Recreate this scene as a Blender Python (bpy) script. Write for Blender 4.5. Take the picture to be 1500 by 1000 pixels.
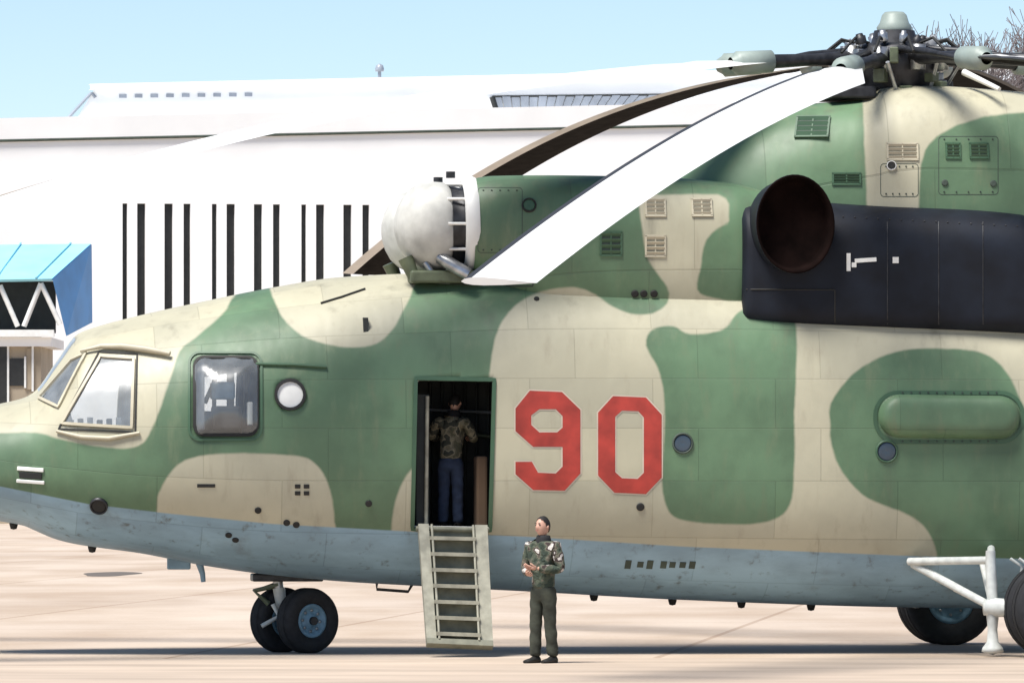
import bpy, bmesh, math, random
import numpy as np
from mathutils import Vector, Matrix, geometry, noise as mnoise
from mathutils.bvhtree import BVHTree

R = math.radians
random.seed(7)
for o in list(bpy.data.objects):
    bpy.data.objects.remove(o)
SC = bpy.context.scene
COL = SC.collection

# ------------------------------------------------------------------ camera
F, HC, HOR = 10260.0, 2.2, 702.0        # focal length in photo pixels, camera height, horizon row
cam_d = bpy.data.cameras.new('camera')
cam_d.sensor_width = 36.0
cam_d.lens = 36.0 * F / 1500.0
cam_d.shift_y = (HOR - 500.0) / 1500.0
cam_d.clip_start = 1.0
cam_d.clip_end = 20000.0
cam = bpy.data.objects.new('camera', cam_d)
cam.location = (0, 0, HC)
cam.rotation_euler = (R(90), 0, 0)
COL.objects.link(cam)
SC.camera = cam

# ------------------------------------------------------------------ sky, sun, exposure
SUN_EL, SUN_AZ = R(62), R(42)           # height; angle left of straight-behind-the-camera
to_sun = Vector((-math.sin(SUN_AZ) * math.cos(SUN_EL), -math.cos(SUN_AZ) * math.cos(SUN_EL), math.sin(SUN_EL)))
W = bpy.data.worlds.new('World')
SC.world = W
W.use_nodes = True
wn = W.node_tree
sky = wn.nodes.new('ShaderNodeTexSky')
sky.sky_type = 'NISHITA'
sky.sun_disc = False
sky.sun_elevation = SUN_EL
sky.sun_rotation = math.atan2(to_sun.x, to_sun.y)
sky.altitude = 3000
sky.air_density = 1.0
sky.dust_density = 0.0
sky.ozone_density = 1.0
wn.links.new(sky.outputs[0], wn.nodes['Background'].inputs[0])
wn.nodes['Background'].inputs[1].default_value = 0.076
sun_d = bpy.data.lights.new('sun', 'SUN')
sun_d.energy = 3.75
sun_d.angle = R(24)
sun_d.color = (1.0, 0.96, 0.90)
sun = bpy.data.objects.new('sun', sun_d)
sun.rotation_euler = to_sun.to_track_quat('Z', 'Y').to_euler()
COL.objects.link(sun)
SC.view_settings.view_transform = 'Standard'
SC.view_settings.look = 'None'
SC.view_settings.gamma = 1.0
SC.view_settings.use_curve_mapping = False
SC.view_settings.exposure = 0.88

# ------------------------------------------------------------------ helpers: materials
def mat(name, col, rough=0.6, metal=0.0, var=0.12, scale=3.0, bump=0.0, spec=0.5, var2=None, sx=(1, 1, 1)):
    m = bpy.data.materials.new(name)
    m.use_nodes = True
    nt = m.node_tree
    b = nt.nodes['Principled BSDF']
    b.inputs['Roughness'].default_value = rough
    b.inputs['Metallic'].default_value = metal
    b.inputs['Specular IOR Level'].default_value = spec
    tc = nt.nodes.new('ShaderNodeTexCoord')
    mp = nt.nodes.new('ShaderNodeMapping')
    mp.inputs['Scale'].default_value = sx
    nt.links.new(tc.outputs['Object'], mp.inputs[0])
    n = nt.nodes.new('ShaderNodeTexNoise')
    n.inputs['Scale'].default_value = scale
    n.inputs['Detail'].default_value = 6
    nt.links.new(mp.outputs[0], n.inputs['Vector'])
    r = nt.nodes.new('ShaderNodeValToRGB')
    c2 = var2 if var2 else tuple(c * (1 - var) for c in col)
    c3 = tuple(min(1, c * (1 + var * 0.6)) for c in col) if not var2 else col
    r.color_ramp.elements[0].position = 0.32
    r.color_ramp.elements[1].position = 0.68
    r.color_ramp.elements[0].color = (*c2, 1)
    r.color_ramp.elements[1].color = (*c3, 1)
    nt.links.new(n.outputs['Fac'], r.inputs[0])
    nt.links.new(r.outputs[0], b.inputs['Base Color'])
    if bump:
        bp = nt.nodes.new('ShaderNodeBump')
        bp.inputs['Strength'].default_value = bump
        bp.inputs['Distance'].default_value = 0.02
        nt.links.new(n.outputs['Fac'], bp.inputs['Height'])
        nt.links.new(bp.outputs[0], b.inputs['Normal'])
    return m

def glass_mat(name, tint=(0.75, 0.82, 0.85), refl=0.06, pale_haze=0.3):
    m = bpy.data.materials.new(name)
    m.use_nodes = True
    nt = m.node_tree
    nt.nodes.remove(nt.nodes['Principled BSDF'])
    out = nt.nodes['Material Output']
    tr = nt.nodes.new('ShaderNodeBsdfTransparent')
    tr.inputs[0].default_value = (*tint, 1)
    gl = nt.nodes.new('ShaderNodeBsdfGlossy')
    gl.inputs['Roughness'].default_value = 0.24
    fr = nt.nodes.new('ShaderNodeFresnel')
    fr.inputs['IOR'].default_value = 1.55
    nz = nt.nodes.new('ShaderNodeTexNoise')
    nz.inputs['Scale'].default_value = 2.2
    bp = nt.nodes.new('ShaderNodeBump')
    bp.inputs['Strength'].default_value = 0.12
    bp.inputs['Distance'].default_value = 0.05
    nt.links.new(nz.outputs['Fac'], bp.inputs['Height'])
    nt.links.new(bp.outputs[0], gl.inputs['Normal'])
    ad = nt.nodes.new('ShaderNodeMath')
    ad.operation = 'ADD'
    ad.inputs[1].default_value = refl
    nt.links.new(fr.outputs[0], ad.inputs[0])
    mx = nt.nodes.new('ShaderNodeMixShader')
    nt.links.new(ad.outputs[0], mx.inputs[0])
    nt.links.new(tr.outputs[0], mx.inputs[1])
    nt.links.new(gl.outputs[0], mx.inputs[2])
    df = nt.nodes.new('ShaderNodeBsdfDiffuse'); df.inputs[0].default_value = (0.62, 0.68, 0.72, 1)  # pale diffuse share: bright reflections put into the pane colour
    dn = nt.nodes.new('ShaderNodeTexNoise'); dn.inputs['Scale'].default_value = 3.5; dn.inputs['Detail'].default_value = 5
    dr = nt.nodes.new('ShaderNodeMapRange'); dr.inputs['To Min'].default_value = pale_haze * 0.4; dr.inputs['To Max'].default_value = pale_haze * 1.6
    nt.links.new(dn.outputs['Fac'], dr.inputs['Value'])
    m2 = nt.nodes.new('ShaderNodeMixShader')
    nt.links.new(dr.outputs[0], m2.inputs[0]); nt.links.new(mx.outputs[0], m2.inputs[1]); nt.links.new(df.outputs[0], m2.inputs[2])
    nt.links.new(m2.outputs[0], out.inputs[0])
    return m

GREEN, BEIGE, BLUE = (0.102, 0.178, 0.100), (0.44, 0.415, 0.31), (0.25, 0.385, 0.485)

def camo_mat():
    m = bpy.data.materials.new('camouflage_paint')
    m.use_nodes = True
    nt = m.node_tree
    N, Lk = nt.nodes, nt.links
    b = N['Principled BSDF']
    def attr(n):
        a = N.new('ShaderNodeAttribute'); a.attribute_name = n; return a.outputs['Fac']
    def mr(src, a, c):
        x = N.new('ShaderNodeMapRange'); x.interpolation_type = 'SMOOTHSTEP'
        x.inputs['From Min'].default_value = a; x.inputs['From Max'].default_value = c
        Lk.new(src, x.inputs['Value']); return x.outputs['Result']
    def mix(f, a, c, mode='MIX'):
        x = N.new('ShaderNodeMix'); x.data_type = 'RGBA'; x.blend_type = mode
        for s, v in ((x.inputs[0], f), (x.inputs[6], a), (x.inputs[7], c)):
            if isinstance(v, (int, float)): s.default_value = v
            elif isinstance(v, tuple): s.default_value = (*v, 1)
            else: Lk.new(v, s)
        return x.outputs[2]
    tc = N.new('ShaderNodeTexCoord')
    def noise(scale, sc=(1, 1, 1), det=6, rough=0.6):
        mp = N.new('ShaderNodeMapping'); mp.inputs['Scale'].default_value = sc
        Lk.new(tc.outputs['Object'], mp.inputs[0])
        n = N.new('ShaderNodeTexNoise'); n.inputs['Scale'].default_value = scale
        n.inputs['Detail'].default_value = det; n.inputs['Roughness'].default_value = rough
        Lk.new(mp.outputs[0], n.inputs['Vector']); return n.outputs['Fac']
    # hand-sprayed edge: the border wanders by a pixel or two
    wob = N.new('ShaderNodeMath'); wob.operation = 'MULTIPLY_ADD'
    Lk.new(noise(2.5), wob.inputs[0]); wob.inputs[1].default_value = 5.0; wob.inputs[2].default_value = -2.5
    ad = N.new('ShaderNodeMath'); ad.operation = 'ADD'
    Lk.new(attr('beige'), ad.inputs[0]); Lk.new(wob.outputs[0], ad.inputs[1])
    g_var = mix(mr(noise(0.7), 0.35, 0.65), tuple(c * 0.80 for c in GREEN), tuple(c * 1.16 for c in GREEN))
    g_var = mix(mr(noise(5.0, (1, 1, 0.25)), 0.5, 0.8), g_var, (0.14, 0.19, 0.11))
    b_var = mix(mr(noise(0.8), 0.35, 0.65), (0.405, 0.385, 0.285), (0.465, 0.44, 0.325))
    b_var = mix(mr(noise(6.0, (1, 1, 0.2)), 0.52, 0.85), b_var, (0.35, 0.32, 0.235))
    top = mix(mr(ad.outputs[0], -2.6, 2.6), g_var, b_var)
    bl_var = mix(mr(noise(1.4, (0.5, 1, 1)), 0.35, 0.65), tuple(c * 0.82 for c in BLUE), tuple(c * 1.15 for c in BLUE))
    bl_var = mix(mr(noise(7.0, (1, 1, 0.4)), 0.56, 0.78), bl_var, (0.10, 0.12, 0.12))
    col = mix(mr(attr('belly'), -1.2, 1.2), top, bl_var)
    # riveted skin panels
    cv = N.new('ShaderNodeCombineXYZ')
    Lk.new(attr('u'), cv.inputs[0]); Lk.new(attr('v'), cv.inputs[1])
    br = N.new('ShaderNodeTexBrick')
    br.offset = 0.37
    br.inputs['Scale'].default_value = 1.0
    br.inputs['Brick Width'].default_value = 1.55
    br.inputs['Row Height'].default_value = 0.62
    br.inputs['Mortar Size'].default_value = 0.006
    br.inputs['Mortar Smooth'].default_value = 0.3
    br.inputs['Color1'].default_value = (0.86, 0.87, 0.88, 1)
    br.inputs['Color2'].default_value = (1.07, 1.06, 1.03, 1)
    br.inputs['Mortar'].default_value = (0.72, 0.72, 0.70, 1)
    Lk.new(cv.outputs[0], br.inputs['Vector'])
    col = mix(0.75, col, br.outputs['Color'], 'MULTIPLY')
    # streaked grime with a shape of its own
    gr = mr(noise(1.6, (1.3, 1.3, 0.16), 8), 0.56, 0.80)
    gm = N.new('ShaderNodeMath'); gm.operation = 'MULTIPLY'; gm.inputs[1].default_value = 0.5
    Lk.new(gr, gm.inputs[0])
    col = mix(gm.outputs[0], col, (0.10, 0.095, 0.075))
    Lk.new(col, b.inputs['Base Color'])
    rr = N.new('ShaderNodeMapRange')
    rr.inputs['To Min'].default_value = 0.38; rr.inputs['To Max'].default_value = 0.62
    Lk.new(noise(3.0), rr.inputs['Value']); Lk.new(rr.outputs[0], b.inputs['Roughness'])
    # oil-canning + seams
    bp = N.new('ShaderNodeBump'); bp.inputs['Strength'].default_value = 0.5; bp.inputs['Distance'].default_value = 0.03
    Lk.new(noise(1.5, (1.6, 1, 0.8), det=2), bp.inputs['Height'])
    b2 = N.new('ShaderNodeBump'); b2.inputs['Strength'].default_value = 0.5; b2.inputs['Distance'].default_value = 0.004
    b2.invert = True
    Lk.new(br.outputs['Fac'], b2.inputs['Height']); Lk.new(bp.outputs[0], b2.inputs['Normal'])
    Lk.new(b2.outputs[0], b.inputs['Normal'])
    return m

M = dict(
    camo=camo_mat(),
    inner=mat('cabin_shade_lining', (0.03, 0.035, 0.034), 0.8, var=0.3),  # near black: the cabin's dimness is put into the colour
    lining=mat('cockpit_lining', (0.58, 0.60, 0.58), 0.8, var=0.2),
    glass=glass_mat('window_glass', (0.93, 0.95, 0.95), refl=0.04, pale_haze=0.24),
    glass_clear=glass_mat('bubble_glass', (0.93, 0.95, 0.95), refl=0.05, pale_haze=0.15),
    darkglass=mat('dark_glass', (0.02, 0.035, 0.045), 0.15, var=0.3),
    frame_green=mat('frame_green', (0.05, 0.11, 0.06), 0.5),
    frame_beige=mat('frame_beige', (0.48, 0.44, 0.33), 0.5),
    rubber_seal=mat('black_seal', (0.015, 0.015, 0.014), 0.7),
    red=mat('red_number_paint', (0.37, 0.038, 0.026), 0.6, var=0.3, scale=4),
    white=mat('white_paint', (0.74, 0.74, 0.71), 0.5, var=0.1),
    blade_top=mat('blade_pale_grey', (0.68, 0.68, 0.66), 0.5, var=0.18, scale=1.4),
    blade_shade=mat('blade_underside_painted_shade', (0.015, 0.0135, 0.0125), 0.9, var=0.4, scale=5, spec=0.05),  # dark tone is the underside's shade put into the colour
    edge=mat('blade_leading_edge', (0.03, 0.03, 0.03), 0.5),
    soot=mat('sooty_heat_panel', (0.010, 0.014, 0.024), 0.6, var=0.5, scale=2.2, bump=0.2, spec=0.25, var2=(0.005, 0.006, 0.010)),
    burnt_shade=mat('burnt_steel_shade', (0.007, 0.0035, 0.0030), 0.9, spec=0.05, metal=0.0, var=0.5, scale=4),  # scorched metal, with the deep pipe's shade put into its colour
    steel=mat('worn_steel', (0.42, 0.43, 0.44), 0.35, metal=0.8, var=0.35, scale=8),
    darkmetal=mat('oily_dark_metal', (0.035, 0.036, 0.040), 0.45, metal=0.4, var=0.5, scale=9),
    olive_metal=mat('olive_metal', (0.10, 0.12, 0.07), 0.5, var=0.4, scale=6),
    sleeve=mat('grey_green_sleeve', (0.26, 0.31, 0.28), 0.5, var=0.2),
    tyre=mat('tyre_rubber', (0.018, 0.019, 0.022), 0.8, var=0.35, scale=12, bump=0.2),
    rim=mat('blue_grey_wheel_rim', (0.17, 0.31, 0.42), 0.5, var=0.25, scale=9),
    stair=mat('worn_stair_metal', (0.33, 0.32, 0.25), 0.55, var=0.3, scale=7),
    stair_dark=mat('stair_backing', (0.20, 0.20, 0.15), 0.6, var=0.3, scale=6),
    blue_belly=mat('blue_grey_paint', BLUE, 0.5, var=0.25),
    vent=mat('vent_dark', (0.05, 0.07, 0.055), 0.7, var=0.3),
    vent_beige=mat('vent_beige', (0.26, 0.25, 0.19), 0.7, var=0.3),
    gear_white=mat('landing_gear_white', (0.66, 0.68, 0.64), 0.45, var=0.18, scale=8),
    seat=mat('seat_fabric', (0.05, 0.09, 0.13), 0.85, var=0.4),
    seat_grey=mat('equipment_grey', (0.20, 0.21, 0.23), 0.7, var=0.3),
    skin=mat('skin', (0.52, 0.30, 0.22), 0.55, var=0.1),
    hair=mat('dark_hair', (0.012, 0.010, 0.009), 0.7, var=0.5, scale=40),
    black_cloth=mat('black_cloth', (0.012, 0.012, 0.014), 0.85, var=0.4),
    trousers=mat('olive_trousers', (0.040, 0.044, 0.031), 0.9, var=0.45, scale=7, bump=1.0),
    navy=mat('navy_trousers', (0.030, 0.045, 0.085), 0.9, var=0.35, scale=7),
    boots=mat('black_boots', (0.015, 0.014, 0.012), 0.6, var=0.3),
    hangar=mat('hangar_white_panel', (0.87, 0.87, 0.86), 0.7, var=0.05, scale=0.3),
    hangar_roof=mat('hangar_roof_white', (0.82, 0.82, 0.81), 0.6, var=0.05, scale=0.3),
    slot=mat('dark_window_slot', (0.020, 0.021, 0.020), 0.45, var=0.3),
    sky_pane=mat('skylight_pane', (0.30, 0.33, 0.38), 0.3, var=0.2, scale=1.0),
    blue_roof=mat('blue_roof_sheet', (0.05, 0.27, 0.62), 0.5, var=0.15, scale=0.6),
    tan_wall=mat('tan_wall', (0.36, 0.30, 0.22), 0.8, var=0.2, scale=0.5),
    bark=mat('bark', (0.20, 0.17, 0.17), 0.9, var=0.3, scale=4),
)

def patch_mat(name, cols, scale, rough=0.9):
    """printed camouflage cloth: hard-edged patches of several colours"""
    m = bpy.data.materials.new(name); m.use_nodes = True
    nt = m.node_tree; b = nt.nodes['Principled BSDF']; b.inputs['Roughness'].default_value = rough
    tc = nt.nodes.new('ShaderNodeTexCoord')
    n = nt.nodes.new('ShaderNodeTexNoise'); n.inputs['Scale'].default_value = scale; n.inputs['Detail'].default_value = 1.5
    nt.links.new(tc.outputs['Object'], n.inputs['Vector'])
    r = nt.nodes.new('ShaderNodeValToRGB'); r.color_ramp.interpolation = 'CONSTANT'
    pos = [0.0, 0.42, 0.50, 0.55, 0.60][:len(cols)]
    e = r.color_ramp.elements
    while len(e) < len(cols): e.new(0.5)
    for i, (p, c) in enumerate(zip(pos, cols)):
        e[i].position = p; e[i].color = (*c, 1)
    nt.links.new(n.outputs['Fac'], r.inputs[0]); nt.links.new(r.outputs[0], b.inputs['Base Color'])
    n2 = nt.nodes.new('ShaderNodeTexNoise'); n2.inputs['Scale'].default_value = 14; n2.inputs['Distortion'].default_value = 1.5
    nt.links.new(tc.outputs['Object'], n2.inputs['Vector'])
    bp = nt.nodes.new('ShaderNodeBump'); bp.inputs['Strength'].default_value = 0.8; bp.inputs['Distance'].default_value = 0.03
    nt.links.new(n2.outputs['Fac'], bp.inputs['Height']); nt.links.new(bp.outputs[0], b.inputs['Normal'])
    return m
M['jacket'] = patch_mat('camouflage_jacket', [(0.030, 0.045, 0.032), (0.065, 0.08, 0.055), (0.13, 0.12, 0.09), (0.035, 0.022, 0.02), (0.52, 0.49, 0.45)], 8)
M['jacket2'] = patch_mat('olive_camouflage_jacket', [(0.09, 0.085, 0.05), (0.16, 0.14, 0.09), (0.24, 0.21, 0.14), (0.05, 0.05, 0.035)], 8)

# ------------------------------------------------------------------ helpers: meshes
class MB:
    def __init__(s):
        s.v, s.f, s.m, s.sm = [], [], [], []
    def add(s, verts, faces, mi=0, smooth=False):
        o = len(s.v)
        s.v += [tuple(v) for v in verts]
        for f in faces:
            s.f.append(tuple(i + o for i in f)); s.m.append(mi); s.sm.append(smooth)
        return s
    def box(s, c, size, rot=None, mi=0, bev=0.0):
        bm = bmesh.new(); bmesh.ops.create_cube(bm, size=1)
        for v in bm.verts: v.co = Vector((v.co.x * size[0], v.co.y * size[1], v.co.z * size[2]))
        if bev:
            bmesh.ops.bevel(bm, geom=bm.edges[:], offset=bev, segments=2, affect='EDGES', profile=0.5)
        mt = Matrix.Translation(Vector(c))
        if rot is not None: mt = mt @ rot.to_4x4()
        bm.verts.index_update()
        s.add([mt @ v.co for v in bm.verts], [[v.index for v in f.verts] for f in bm.faces], mi)
        bm.free(); return s
    def tube(s, pts, rad, seg=10, mi=0, caps=True, smooth=True):
        pts = [Vector(p) for p in pts]
        n = len(pts)
        rads = rad if isinstance(rad, (list, tuple)) else [rad] * n
        vs, fs = [], []
        prev = None
        for i, p in enumerate(pts):
            t = (pts[min(i + 1, n - 1)] - pts[max(i - 1, 0)]).normalized()
            if prev is None:
                a = t.orthogonal().normalized()
            else:
                a = (prev - t * prev.dot(t))
                a = a.normalized() if a.length > 1e-6 else t.orthogonal().normalized()
            prev = a
            b = t.cross(a)
            for k in range(seg):
                an = 2 * math.pi * k / seg
                vs.append(p + (a * math.cos(an) + b * math.sin(an)) * rads[i])
        for i in range(n - 1):
            for k in range(seg):
                k2 = (k + 1) % seg
                fs.append((i * seg + k, i * seg + k2, (i + 1) * seg + k2, (i + 1) * seg + k))
        s.add(vs, fs, mi, smooth)
        if caps:
            s.add(vs[:seg], [tuple(range(seg))[::-1]], mi)
            s.add(vs[-seg:], [tuple(range(seg))], mi)
        return s
    def lathe(s, prof, origin, axis, seg=32, mi=0, smooth=True, mis=None):
        """prof: list of (distance along axis, radius)"""
        axis = Vector(axis).normalized(); origin = Vector(origin)
        a = axis.orthogonal().normalized(); b = axis.cross(a)
        vs = []
        for (d, r) in prof:
            for k in range(seg):
                an = 2 * math.pi * k / seg
                vs.append(origin + axis * d + (a * math.cos(an) + b * math.sin(an)) * max(r, 1e-4))
        o = len(s.v)
        s.v += [tuple(v) for v in vs]
        for i in range(len(prof) - 1):
            for k in range(seg):
                k2 = (k + 1) % seg
                s.f.append((o + i * seg + k, o + i * seg + k2, o + (i + 1) * seg + k2, o + (i + 1) * seg + k))
                s.m.append(mis[i] if mis else mi); s.sm.append(smooth)
        return s
    def build(s, name, mats, parent=None):
        me = bpy.data.meshes.new(name)
        me.from_pydata(s.v, [], s.f); me.validate(); me.update()
        mats = mats if isinstance(mats, (list, tuple)) else [mats]
        for m in mats: me.materials.append(m)
        if len(me.polygons) == len(s.f):
            me.polygons.foreach_set('material_index', s.m)
            me.polygons.foreach_set('use_smooth', s.sm)
        return link(name, me, parent)

def link(name, me, parent=None):
    o = bpy.data.objects.new(name, me)
    COL.objects.link(o)
    if parent: o.parent = parent
    return o

def empty(name, loc=(0, 0, 0), rz=0, parent=None):
    o = bpy.data.objects.new(name, None)
    o.location = loc; o.rotation_euler = (0, 0, rz); o.empty_display_size = 0.3
    COL.objects.link(o)
    if parent: o.parent = parent
    return o

def tag(o, label=None, cat=None, group=None, kind=None):
    if label: o['label'] = label
    if cat: o['category'] = cat
    if group: o['group'] = group
    if kind: o['kind'] = kind
    return o

def pchip(x, y, xq):
    x, y, xq = np.asarray(x, float), np.asarray(y, float), np.asarray(xq, float)
    h = np.diff(x); d = np.diff(y) / h
    m = np.zeros_like(y); m[0], m[-1] = d[0], d[-1]
    for i in range(1, len(x) - 1):
        if d[i - 1] * d[i] > 0:
            w1, w2 = 2 * h[i] + h[i - 1], h[i] + 2 * h[i - 1]
            m[i] = (w1 + w2) / (w1 / d[i - 1] + w2 / d[i])
    k = np.clip(np.searchsorted(x, xq) - 1, 0, len(h) - 1)
    t = (xq - x[k]) / h[k]
    return ((1 + 2 * t) * (1 - t) ** 2 * y[k] + t * (1 - t) ** 2 * h[k] * m[k]
            + t * t * (3 - 2 * t) * y[k + 1] + t * t * (t - 1) * h[k] * m[k + 1])

# ------------------------------------------------------------------ photo <-> place
def world_pt(px, py, D):
    return Vector(((px - 750) * D / F, D, HC + (HOR - py) * D / F))

YAW = R(6.0)
HELI = Vector((560 * 90 / F, 90.0, 0.0))
cy, sy = math.cos(YAW), math.sin(YAW)
def to_local(w):
    dx, dy = w[0] - HELI.x, w[1] - HELI.y
    return Vector((cy * dx + sy * dy, -sy * dx + cy * dy, w[2]))
CAM_L = to_local((0, 0, HC))
def ray_l(px, py):
    d = Vector(((px - 750) / F, 1.0, (HOR - py) / F))
    return Vector((cy * d.x + sy * d.y, -sy * d.x + cy * d.y, d.z))
def L(px, py, yl):
    d = ray_l(px, py)
    t = (yl - CAM_L.y) / d.y
    return CAM_L + d * t
def proj(V):
    """helicopter-local Nx3 -> photo pixels"""
    V = np.asarray(V)
    wx = cy * V[:, 0] - sy * V[:, 1] + HELI.x
    wy = sy * V[:, 0] + cy * V[:, 1] + HELI.y
    return np.stack([750 + wx / wy * F, HOR - (V[:, 2] - HC) / wy * F], 1)

def smooth_loop(P, n=6):
    P = np.asarray(P, float); k = len(P); out = []
    for i in range(k):
        p0, p1, p2, p3 = P[i - 1], P[i], P[(i + 1) % k], P[(i + 2) % k]
        for j in range(n):
            t = j / n
            out.append(0.5 * ((2 * p1) + (-p0 + p2) * t + (2 * p0 - 5 * p1 + 4 * p2 - p3) * t * t + (-p0 + 3 * p1 - 3 * p2 + p3) * t ** 3))
    return np.array(out)

def sdf(Q, P):
    """signed distance (pixels) of points Q to the loop P, positive inside"""
    P = np.asarray(P, float); A, B = P, np.roll(P, -1, 0)
    best = np.full(len(Q), 1e18); inside = np.zeros(len(Q), bool)
    for a, b in zip(A, B):
        e = b - a; w = Q - a
        t = np.clip((w @ e) / max(e @ e, 1e-9), 0, 1)
        d = w - t[:, None] * e
        best = np.minimum(best, (d * d).sum(1))
        c = (a[1] > Q[:, 1]) != (b[1] > Q[:, 1])
        with np.errstate(divide='ignore', invalid='ignore'):
            xx = (b[0] - a[0]) * (Q[:, 1] - a[1]) / (b[1] - a[1] if b[1] != a[1] else 1e-9) + a[0]
        inside ^= c & (Q[:, 0] < xx)
    d = np.sqrt(best)
    return np.where(inside, d, -d)

def rrect(x0, y0, x1, y1, r, n=5):
    out = []
    for cx, cyy, a0 in ((x1 - r, y0 + r, -90), (x1 - r, y1 - r, 0), (x0 + r, y1 - r, 90), (x0 + r, y0 + r, 180)):
        for k in range(n + 1):
            a = R(a0 + 90 * k / n); out.append((cx + r * math.cos(a), cyy + r * math.sin(a)))
    return out
def circ(cx, cyy, r, n=24):
    return [(cx + r * math.cos(2 * math.pi * k / n), cyy + r * math.sin(2 * math.pi * k / n)) for k in range(n)]

# camouflage patches of the paint scheme, traced on the port side
SAND = [smooth_loop(p) for p in (
    [(-300, 640), (-100, 638), (0, 634), (54, 634), (90, 643), (144, 653), (194, 655), (220, 634), (248, 559), (264, 513), (288, 493), (324, 462), (338, 440), (350, 400), (200, 330), (-300, 330)],
    [(230, 742), (237, 713), (259, 682), (288, 669), (342, 663), (432, 667), (464, 681), (482, 713), (490, 764), (480, 830), (240, 830)],
    [(394, 410), (400, 436), (416, 468), (444, 492), (500, 508), (548, 504), (576, 480), (596, 444), (606, 420), (620, 390), (610, 330), (390, 330)],
    [(573, 785), (578, 740), (590, 705), (606, 684), (640, 670), (650, 780), (620, 830), (580, 820)],
)] + [np.array(p) for p in (
    [(690, 840), (700, 700), (714, 580), (716, 552), (720, 520), (725, 497), (732, 476), (742, 460), (756, 446), (773, 435), (792, 427), (815, 422), (840, 421), (858, 425), (874, 433), (896, 448), (910, 455), (926, 460), (940, 461), (955, 459), (970, 452), (979, 442), (981, 430), (977, 418), (962, 400), (953, 388), (948, 376), (943, 355), (940, 332), (936, 300), (937, 290), (944, 285), (1052, 285), (1064, 291), (1068, 300), (1068, 440), (1900, 440), (1900, 960), (690, 960)],
    [(1262, 40), (1264, 150), (1270, 300), (1268, 420), (1342, 420), (1345, 300), (1349, 240), (1357, 217), (1374, 199), (1401, 184), (1442, 171), (1520, 163), (1900, 160), (1900, 40)],
)]
MOSS = [smooth_loop(p) for p in (
    [(946, 500), (956, 482), (985, 477), (1012, 489), (1060, 482), (1085, 455), (1130, 440), (1158, 455), (1167, 500), (1164, 600), (1163, 700), (1156, 742), (1136, 760), (1100, 767), (1040, 766), (996, 760), (976, 742), (970, 700), (974, 620), (972, 575), (964, 540), (952, 518)],
    [(1216, 620), (1218, 588), (1250, 548), (1290, 522), (1340, 511), (1420, 513), (1456, 526), (1480, 554), (1497, 590), (1530, 640), (1600, 690), (1750, 700), (1900, 720), (1900, 960), (1400, 960), (1376, 850), (1371, 805), (1355, 772), (1325, 751), (1275, 731), (1250, 711), (1226, 677), (1217, 648)],
    [(1026, 430), (1027, 390), (1031, 362), (1042, 342), (1066, 328), (1100, 330), (1100, 432)],
)]
BELLY_X = [-400, -200, 0, 130, 250, 400, 600, 780, 1000, 1340, 1800, 2600, 4000]
BELLY_Y = [676, 690, 712, 738, 752, 767, 778, 786, 800, 814, 826, 700, 600]

def paint(me):
    n = len(me.vertices)
    co = np.empty(n * 3); me.vertices.foreach_get('co', co); co = co.reshape(-1, 3)
    port = co.copy(); port[:, 1] = -np.abs(port[:, 1])
    q = proj(port)
    b = np.max([sdf(q, p) for p in SAND], 0)
    g = np.max([sdf(q, p) for p in MOSS], 0)
    val = np.clip(np.minimum(b, -g), -40, 40)
    bel = np.clip(q[:, 1] - np.interp(q[:, 0], BELLY_X, BELLY_Y), -40, 40)
    ang = np.arctan2(co[:, 2] - 3.0, np.abs(co[:, 1])) * 2.0
    for nm, a in (('beige', val), ('belly', bel), ('u', co[:, 0] + 40), ('v', ang + 20)):
        at = me.attributes.new(nm, 'FLOAT', 'POINT'); at.data.foreach_set('value', a.astype(np.float32))

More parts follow.
